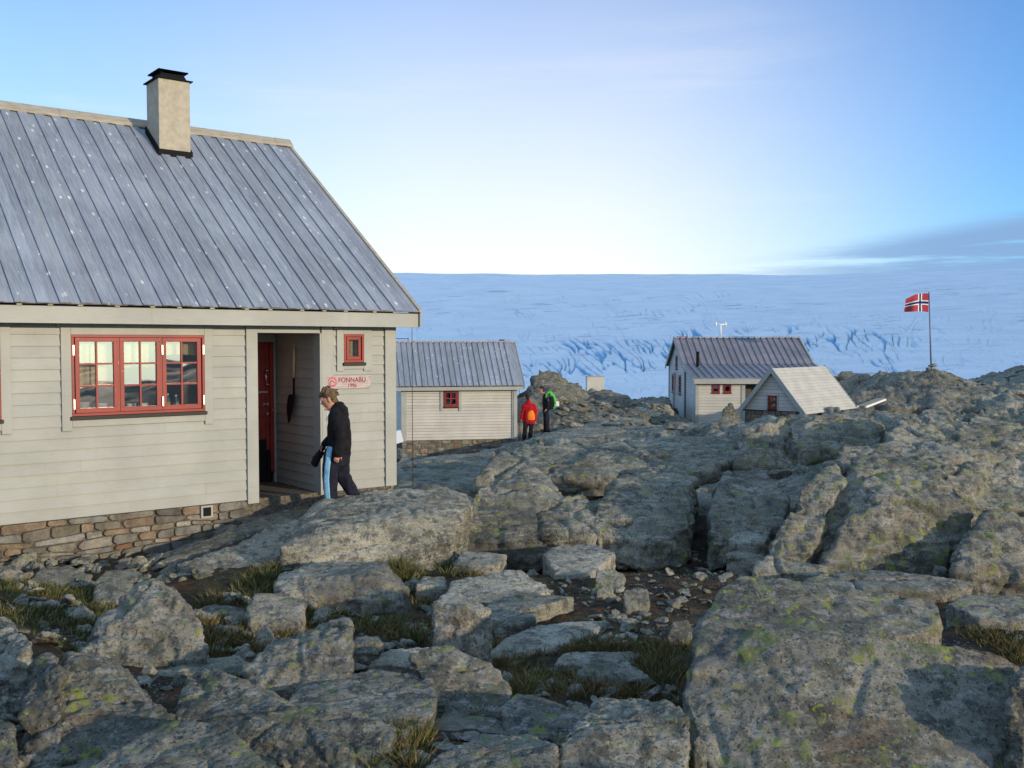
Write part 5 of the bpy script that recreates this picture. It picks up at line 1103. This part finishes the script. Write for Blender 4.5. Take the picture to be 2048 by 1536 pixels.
def hair_mesh(P,s,k,messy,vox=.007,long_=0):
    ch=[(s,[(P(-.055,-.055-long_),.05*k,.045*k),(P(-.03,.0),.080*k,.075*k),(P(-.018,.05),.086*k,.095*k),(P(-.012,.085),.078*k,.09*k),(P(-.01,.115),.045*k,.055*k)]),
        (s,[(P(.06,.075),.05*k,.03*k),(P(.02,.11),.055*k,.03*k)])]
    if messy:
        rs=random.Random(3)
        for _ in range(34):
            a=rs.uniform(0,6.28); e=rs.uniform(-.3,1.3); b=P(-.02+.09*math.cos(a)*math.cos(e),.045+.085*math.sin(e),.075*math.sin(a)*math.cos(e)); t_=P(-.02+.118*math.cos(a)*math.cos(e)+rs.uniform(-.03,.03),.030+.105*math.sin(e)+rs.uniform(-.03,.03),.095*math.sin(a)*math.cos(e))
            ch.append((s,[(b,.022,.022),(t_,.009,.009)]))
    return blob(ch,vox,1,.006 if messy else .002,3,20)
def hand(wr,d,side,curl=.4,k=1.):
    """wrist, direction, palm-side vector -> chains with palm, four fingers, thumb"""
    wr=Vector(wr);d=Vector(d).normalized(); side=Vector(side); side=(side-d*side.dot(d)).normalized(); n=d.cross(side)
    ch=[(side,[(wr,.024*k,.018*k),(wr+d*.04*k,.036*k,.015*k),(wr+d*.085*k,.038*k,.014*k)])]
    for i,(o,l) in enumerate([(-.028,.060),(-.010,.072),(.010,.068),(.027,.052)]):
        b=wr+d*.085*k+side*o*k; m1=b+(d*math.cos(curl)+n*math.sin(curl))*l*.5*k; m2=m1+(d*math.cos(curl*2.2)+n*math.sin(curl*2.2))*l*.5*k
        ch.append((side,[(b,.0095*k,.0095*k),(m1,.0085*k,.0085*k),(m2,.007*k,.007*k)]))
    b=wr+d*.03*k-side*.03*k; ch.append((d,[(b,.012*k,.012*k),(b+(d*.6-side*.6+n*.3).normalized()*.035*k,.0105*k,.0105*k),(b+(d*.8-side*.45+n*.5).normalized()*.065*k,.008*k,.008*k)]))
    return ch
# --- the youth at the door
_l=ground_hit(666,1013)[0]; PY=min(max(_l.y,13.0),13.55); z0=onY(666,1011,PY).z; sc1=F/PY
PE=empty('person',(onY(684,1011,PY).x,PY,z0),0,'person in black hoodie and trousers with light blue side stripe walking past the doorway','person')
KK=1.0
def J(px,py,off=0): # off: toward the viewer
    return Vector(((px-684)/sc1,-off,(1011-py)/sc1*KK))
sd1=(0,1,0); fw1=(-1,0.05,0)
hc,HP=head(J(659,797,0),(-.95,-.12,0),(0.12,-1,0),1.10,.38)
body=hc+[(sd1,[(J(668,808),.055,.06),(J(673,818),.06,.062),(J(677,826),.085,.07)]),
 (sd1,[(J(678,832),.13,.06),(J(680,850),.13,.07),(J(680,880),.12,.07),(J(680,900),.12,.075)]),
 (sd1,[(J(676,900,.09),.06,.06),(J(664,950,.10),.04,.04),(J(665,1004,.1),.035,.035)]),
 (sd1,[(J(686,903,-.09),.06,.06),(J(683,948,-.09),.04,.04),(J(706,992,-.09),.033,.033)]),
 (sd1,[(J(680,836,.15),.035,.035),(J(688,868,.225),.03,.03),(J(682,903,.235),.026,.028)]),
 (sd1,[(J(672,840,-.13),.035,.035),(J(662,872,-.19),.03,.03),(J(645,889,-.12),.026,.028)])]
body+=hand(J(683,901,.235),(-.25,0,-1),(-1,0,0),.5)+hand(J(645,890,-.12),(-.6,-.0,-.7),(0,1,0),1.0)
part('body',blob(body,.0075,2),M['skin'],PE)
part('hair',hair_mesh(HP,Vector((0.12,-1,0)),1.10,True),M['hair'],PE)
hd=[(sd1,[(J(675,812),.075,.075),(J(676,820),.115,.10),(J(677,832),.18,.125),(J(679,850),.19,.145),(J(680,868),.185,.155),(J(680,884),.18,.16),(J(680,893),.175,.155)]),
 (sd1,[(J(683,808),.075,.045),(J(688,817),.105,.06),(J(691,828),.095,.05)]),
 (sd1,[(J(678,834,.16),.07,.085),(J(687,856,.215),.068,.08),(J(689,874,.24),.062,.074),(J(686,890,.245),.055,.066),(J(683,903,.24),.05,.056)]),
 (sd1,[(J(674,838,-.15),.068,.08),(J(668,858,-.19),.062,.07),(J(661,874,-.19),.056,.062),(J(651,884,-.15),.048,.052),(J(645,890,-.125),.042,.042)])]
part('hoodie',blob(hd,.011,2,.015,2,9),M['hoodie'],PE)
for o_ in(0,.03): m=MB(); m.tube(J(661,822,.05+o_*2),J(655,846,.10+o_*2),.004,None,6); m.build('drawstring',M['white_c'],PE)
tr=[(sd1,[(J(678,880),.155,.12),(J(677,900),.17,.15),(J(676,918),.17,.15)]),
 (sd1,[(J(668,908,.085),.10,.118),(J(664,930,.10),.09,.11),(J(663,952,.105),.082,.102),(J(665,980,.105),.076,.09),(J(666,1006,.105),.078,.086)]),
 (sd1,[(J(684,908,-.085),.10,.112),(J(681,930,-.09),.09,.102),(J(684,952,-.09),.078,.092),(J(697,975,-.09),.070,.084),(J(707,992,-.09),.072,.084)])]
TR=part('trousers',blob(tr,.011,2,.016,5,8),M['navy'],PE)
# stripe down the outer side of the near leg, laid on the cloth
bm=bmesh.new(); bm.from_mesh(TR.data); bv=BVHTree.FromBMesh(bm); bm.free(); vs=[];fs=[]
path=[(663,890,0),(662,905,0),(659,930,0),(657,952,0),(658,980,0),(660,1009,0)]
n_=40
for i in range(n_+1):
    q=i/n_*(len(path)-1); a=path[min(int(q),len(path)-2)]; b=path[min(int(q),len(path)-2)+1]; f_=q-int(q) if q<len(path)-1 else 1
    cx=a[0]+(b[0]-a[0])*f_; py=a[1]+(b[1]-a[1])*f_
    for j in range(5):
        w=J(cx-5.5+11*j/4+1.5,py); h=bv.ray_cast(Vector((w.x,-.6,w.z)),Vector((0,1,0)))
        y=h[0].y if h[0] else (vs[-1][1] if vs else -.2)
        vs.append((w.x,y-.005,w.z))
for i in range(n_):
    for j in range(4): a=i*5+j; fs.append((a,a+5,a+6,a+1))
st=MB().add(vs,fs).build('side_stripe',M['stripe'],TR,smooth=True); q=st.modifiers.new('s','SOLIDIFY'); q.thickness=.006; q.offset=1
def shoe(a,b,name='shoe',off=0,k=1.,P_=None,mat='grey_ed'):
    return part(name,blob([(sd1,[(a,.036*k,.05*k),((Vector(a)+Vector(b))/2,.045*k,.042*k),(b,.042*k,.030*k)])],.009,2),M[mat],P_ or PE)
shoe(J(668,1006,.1),J(652,1009,.1)); shoe(J(712,995,-.09),J(697,1005,-.09)); 
part('shoe_sole',blob([(sd1,[(J(716,992,-.09),.035,.014),(J(712,1002,-.09),.04,.014),(J(698,1010,-.09),.042,.012)])],.008,1),M['white_c'],PE)
gl=empty('gloves',PE.location+J(640,893,-.1),0,'dark gloves dangling from the right hand of the walking youth','gloves'); o_=J(640,893,-.1)
m_=blob([(sd1,[(J(642,893,-.1)-o_,.022,.02),(J(640,905,-.1)-o_,.035,.04),(J(631,918,-.1)-o_,.045,.055),(J(626,928,-.1)-o_,.04,.05)]),(sd1,[(J(642,893,-.1)-o_,.018,.018),(J(646,897,-.1)-o_,.022,.028)])],.009,2,.012,4,18); part('glove',m_,M['hoodie'],gl)
# --- red jacket hiker (seen from behind)
def far_person(px,py,Y,label,build):
    x=onY(px,py,Y).x; z=drop_to(x,Y); zi=onY(px,py,Y).z
    if abs(z-zi)>.35: z=zi
    E_=empty('person',(x,Y,z),0,label,'person'); s_=F/Y
    build(E_,lambda a,b,o=0:Vector(((a-px)/s_,-o,(py-b)/s_))); return E_
S2=(1,0,0)
def p2(E_,K):
    hc,HP=head(K(1055,784),(-.25,1,0),(1,.25,0),1.02,.05)
    b=hc+[(S2,[(K(1056,790),.055,.055),(K(1057,797),.06,.06)]),(S2,[(K(1057,799),.15,.08),(K(1058,812),.15,.09),(K(1058,828),.13,.09)]),
     (S2,[(K(1052,828),.09,.10),(K(1050,850),.065,.07),(K(1048,871),.045,.05)]),(S2,[(K(1064,828),.09,.10),(K(1061,850),.065,.07),(K(1059,871),.045,.05)]),
     (S2,[(K(1049,802),.04,.04),(K(1045,815),.035,.035),(K(1043,828),.032,.035)]),(S2,[(K(1067,802),.04,.04),(K(1070,815),.035,.035),(K(1070,829),.032,.035)])]
    b+=hand(K(1043,828),(0,0,-1),(0,1,0),.4)+hand(K(1070,829),(0,0,-1),(0,1,0),.4)
    part('body',blob(b,.014,2),M['skin'],E_); part('hair',hair_mesh(HP,Vector((1,.25,0)),1.0,False,.012,.0),M['hair2'],E_)
    j=[(S2,[(K(1057,791),.08,.08),(K(1057,794),.11,.09),(K(1057,799),.21,.12),(K(1058,812),.225,.145),(K(1059,825),.235,.15),(K(1059,831),.235,.15)]),
       (S2,[(K(1048,800),.075,.08),(K(1045,812),.07,.075),(K(1043,826),.055,.06)]),(S2,[(K(1068,800),.075,.08),(K(1071,812),.07,.075),(K(1071,827),.055,.06)])]
    JK=part('jacket',blob(j,.018,2,.02,1,7),M['redj'],E_)
    PO=part('pouch',blob([(S2,[(K(1061,812,.10),.11,.06),(K(1062,820,.13),.15,.065),(K(1062,827,.13),.14,.05)])],.016,2),M['orange'],E_)
    part('trousers',blob([(S2,[(K(1058,824),.18,.13),(K(1058,834),.18,.13)]),(S2,[(K(1052,832),.10,.11),(K(1050,850),.085,.095),(K(1048,868),.08,.09)]),(S2,[(K(1064,832),.10,.11),(K(1062,850),.085,.095),(K(1060,868),.08,.09)])],.018,2,.015,3,8),M['darkt'],E_)
    for a in(1047,1059): part('boot',blob([((1,0,0),[(K(a,870),.05,.06),(K(a-1,873,-.12),.05,.035)])],.014,1),M['grey_ed'],E_)
far_person(1054,874.5,36.9,'person in a red jacket with orange pouch, seen from behind at the hut corner',p2)
def p3(E_,K):
    hc,HP=head(K(1083,772),(-1,-.15,0),(0,-1,0),1.0,.0)
    b=hc+[(sd1,[(K(1087,779),.05,.055),(K(1089,785),.06,.06)]),(sd1,[(K(1091,788),.14,.07),(K(1092,800),.14,.08),(K(1093,815),.12,.08)]),
     (sd1,[(K(1092,815,.08),.08,.10),(K(1093,838,.08),.065,.07),(K(1094,858,.08),.045,.05)]),(sd1,[(K(1092,815,-.08),.08,.10),(K(1091,838,-.08),.065,.07),(K(1090,859,-.08),.045,.05)]),
     (sd1,[(K(1092,790,.18),.035,.035),(K(1096,802,.24),.03,.03),(K(1092,811,.22),.03,.032)]),(sd1,[(K(1090,790,-.18),.035,.035),(K(1092,802,-.24),.03,.03),(K(1087,811,-.2),.03,.032)])]
    b+=hand(K(1092,811,.22),(-.7,0,-.7),(0,1,0),.5)+hand(K(1087,811,-.2),(-.7,0,-.7),(0,1,0),.5)
    part('body',blob(b,.014,2),M['skin'],E_); part('hair',hair_mesh(HP,Vector((0,-1,0)),1.0,False,.012),M['hair2'],E_)
    part('shirt',blob([(sd1,[(K(1089,784),.09,.08),(K(1091,789),.21,.12),(K(1092,802),.20,.135),(K(1092,812),.19,.13)]),(sd1,[(K(1092,789,.19),.07,.075),(K(1097,800,.245),.065,.07),(K(1094,809,.235),.05,.055)]),(sd1,[(K(1090,789,-.19),.07,.075),(K(1092,800,-.24),.06,.065),(K(1089,809,-.21),.05,.055)])],.018,2,.018,2,8),M['blk'],E_)
    part('trousers',blob([(sd1,[(K(1092,808),.16,.115),(K(1092,818),.17,.12)]),(sd1,[(K(1092,816,.08),.095,.115),(K(1094,838,.08),.08,.095),(K(1095,856,.08),.075,.095)]),(sd1,[(K(1092,816,-.08),.095,.115),(K(1092,838,-.08),.08,.095),(K(1091,857,-.08),.075,.095)])],.018,2,.015,4,8),M['darkt'],E_)
    for o_ in(.08,-.08): part('boot',blob([(sd1,[(K(1096 if o_>0 else 1092,859,o_),.045,.06),(K(1088 if o_>0 else 1085,861.5,o_),.045,.035)])],.014,1),M['grey_ed'],E_)
P3=far_person(1091,862.5,38.6,'person in black with dark trousers carrying a green backpack, facing left toward the red-jacketed one',p3)
BP=empty('backpack',P3.location.copy(),0,'green and black backpack on the back of the hiker in black','backpack'); s3=F/38.6; K3=lambda a,b,o=0:Vector(((a-1091)/s3,-o,(862.5-b)/s3))
part('pack_body',blob([(sd1,[(K3(1099,777),.13,.06),(K3(1104,785),.17,.13),(K3(1106,797),.18,.14),(K3(1106,806),.16,.10)])],.016,2,.015,1,9),M['green'],BP)
part('side_pocket',blob([(sd1,[(K3(1102,786,.16),.03,.09),(K3(1104,797,.17),.035,.11),(K3(1103,806,.16),.03,.10)])],.014,2),M['blk'],BP)
part('hip_belt',blob([(sd1,[(K3(1097,808),.2,.10),(K3(1104,808),.19,.06)])],.016,1),M['blk'],BP)
part('shoulder_strap',blob([(sd1,[(K3(1099,776,.12),.035,.03),(K3(1093,780,.17),.04,.03),(K3(1091,788,.22),.04,.03),(K3(1096,793,.24),.035,.03)])],.012,1),M['green'],BP)
mp=MB(); a=K3(1115,800,.05); mp.box(a.x-.06,a.x+.06,a.y-.02,a.y+.02,a.z-.10,a.z+.10); mp.build('rolled_map',M['white_c'],BP,bevel=.01)
# ------------------------------------------------------------------ grass
def inpoly(poly,px,py):
    ins=False; j=len(poly)-1
    for i in range(len(poly)):
        if (poly[i][1]>py)!=(poly[j][1]>py) and px<(poly[j][0]-poly[i][0])*(py-poly[i][1])/(poly[j][1]-poly[i][1])+poly[i][0]: ins=not ins
        j=i
    return ins
gv=[];gf_=[];gc=[]
pal=[(.16,.14,.035),(.22,.17,.05),(.10,.11,.03),(.28,.20,.07),(.07,.075,.022)]; orange=[(.30,.13,.035),(.24,.15,.045),(.34,.18,.06),(.13,.10,.03)]; redm=[(.17,.07,.03),(.12,.055,.025),(.22,.11,.045)]
def tufts(poly,n,h0,h1,cols,nb=18,only=True,clump=.55):
    xs=[p[0] for p in poly]; ys=[p[1] for p in poly]; made=0;tr=0
    while made<n and tr<n*9:
        tr+=1; px=random.uniform(min(xs),max(xs)); py=random.uniform(min(ys),max(ys))
        if not inpoly(poly,px,py): continue
        l,o,nn=ground_hit(px,py)
        if l is None or (only and o.name!='ground'): continue
        if perlin(np.array([[l.x*1.6,l.y*1.6,5.]]))[0]<random.uniform(-.5,.25)*clump*1.6: continue
        made+=1; base=random.choice(cols); base=(base[0]*.92,base[1]*1.12,base[2]); hh=random.uniform(h0,h1)*.78
        for b in range(nb):
            a=random.uniform(0,6.28); r=random.uniform(0,.09); lean=random.uniform(.25,1.3); h=hh*random.uniform(.35,1.15); wd=random.uniform(.0016,.0034)*(1+l.y/12)
            bx=l.x+r*math.cos(a); by=l.y+r*math.sin(a); wa=random.uniform(0,3.14); wx_,wy_=wd*math.cos(wa),wd*math.sin(wa); k=len(gv)
            for t_,q in((0,1),(.5,.75),(1,.12)):
                off=lean*h*t_**1.7*.75; z=l.z-.02+h*t_*(1-.18*lean*t_); cx=bx+off*math.cos(a); cy=by+off*math.sin(a)
                gv.append((cx-wx_*q,cy-wy_*q,z)); gv.append((cx+wx_*q,cy+wy_*q,z))
            f_=random.uniform(.40,1.05); gg=sum(base)/3; c=tuple((x*.8+gg*.2)*f_ for x in base)
            for q in(0,2): gf_.append((k+q,k+q+1,k+q+3,k+q+2)); gc.append(c)
tufts([(740,1120),(870,1080),(1010,1085),(1000,1125),(900,1150),(820,1180),(740,1170)],420,.12,.30,pal)
tufts([(480,1150),(560,1130),(560,1200),(480,1210)],90,.10,.22,pal)
tufts([(820,1160),(890,1130),(1060,1110),(1080,1140),(880,1160),(860,1230),(800,1240)],150,.06,.17,pal+orange)
tufts([(400,1190),(560,1190),(860,1210),(860,1290),(560,1300),(400,1320)],420,.07,.19,pal+orange)
tufts([(0,1150),(300,1160),(200,1280),(140,1310),(0,1250)],300,.06,.16,pal)
tufts([(980,1290),(1170,1280),(1390,1290),(1390,1440),(1190,1400),(1000,1390)],480,.07,.20,orange+pal[:2])
tufts([(1360,1440),(1500,1440),(1520,1536),(1370,1536)],120,.06,.16,pal+orange)
tufts([(760,1430),(840,1440),(840,1536),(740,1536)],70,.08,.20,pal+orange)
tufts([(1560,1120),(2048,1120),(2048,1340),(1880,1240),(1700,1180)],430,.04,.13,orange+pal+redm)
tufts([(980,1080),(1540,1080),(1540,1110),(1400,1200),(1360,1290),(1100,1290),(1000,1180)],420,.02,.07,redm+orange,nb=9)
tufts([(1120,1040),(1260,1040),(1260,1090),(1000,1090)],90,.03,.08,redm,nb=9,only=False,clump=1.)
tufts([(1400,960),(1580,960),(1560,1060),(1400,1100)],80,.03,.08,redm+pal,nb=9)
tufts([(1480,900),(1700,900),(1700,925),(1480,925)],60,.04,.10,redm+pal,nb=9)
t=T('grass_blades'); M['grass']=t.done(t.attr('Col'),.8,None,.1)
g=MB(); g.v=gv; g.f=gf_; g.c=gc; tag(g.build('grass',M['grass'],None),kind='stuff')
print('tris',sum(len(o.data.polygons) for o in bpy.data.objects if o.type=='MESH'))
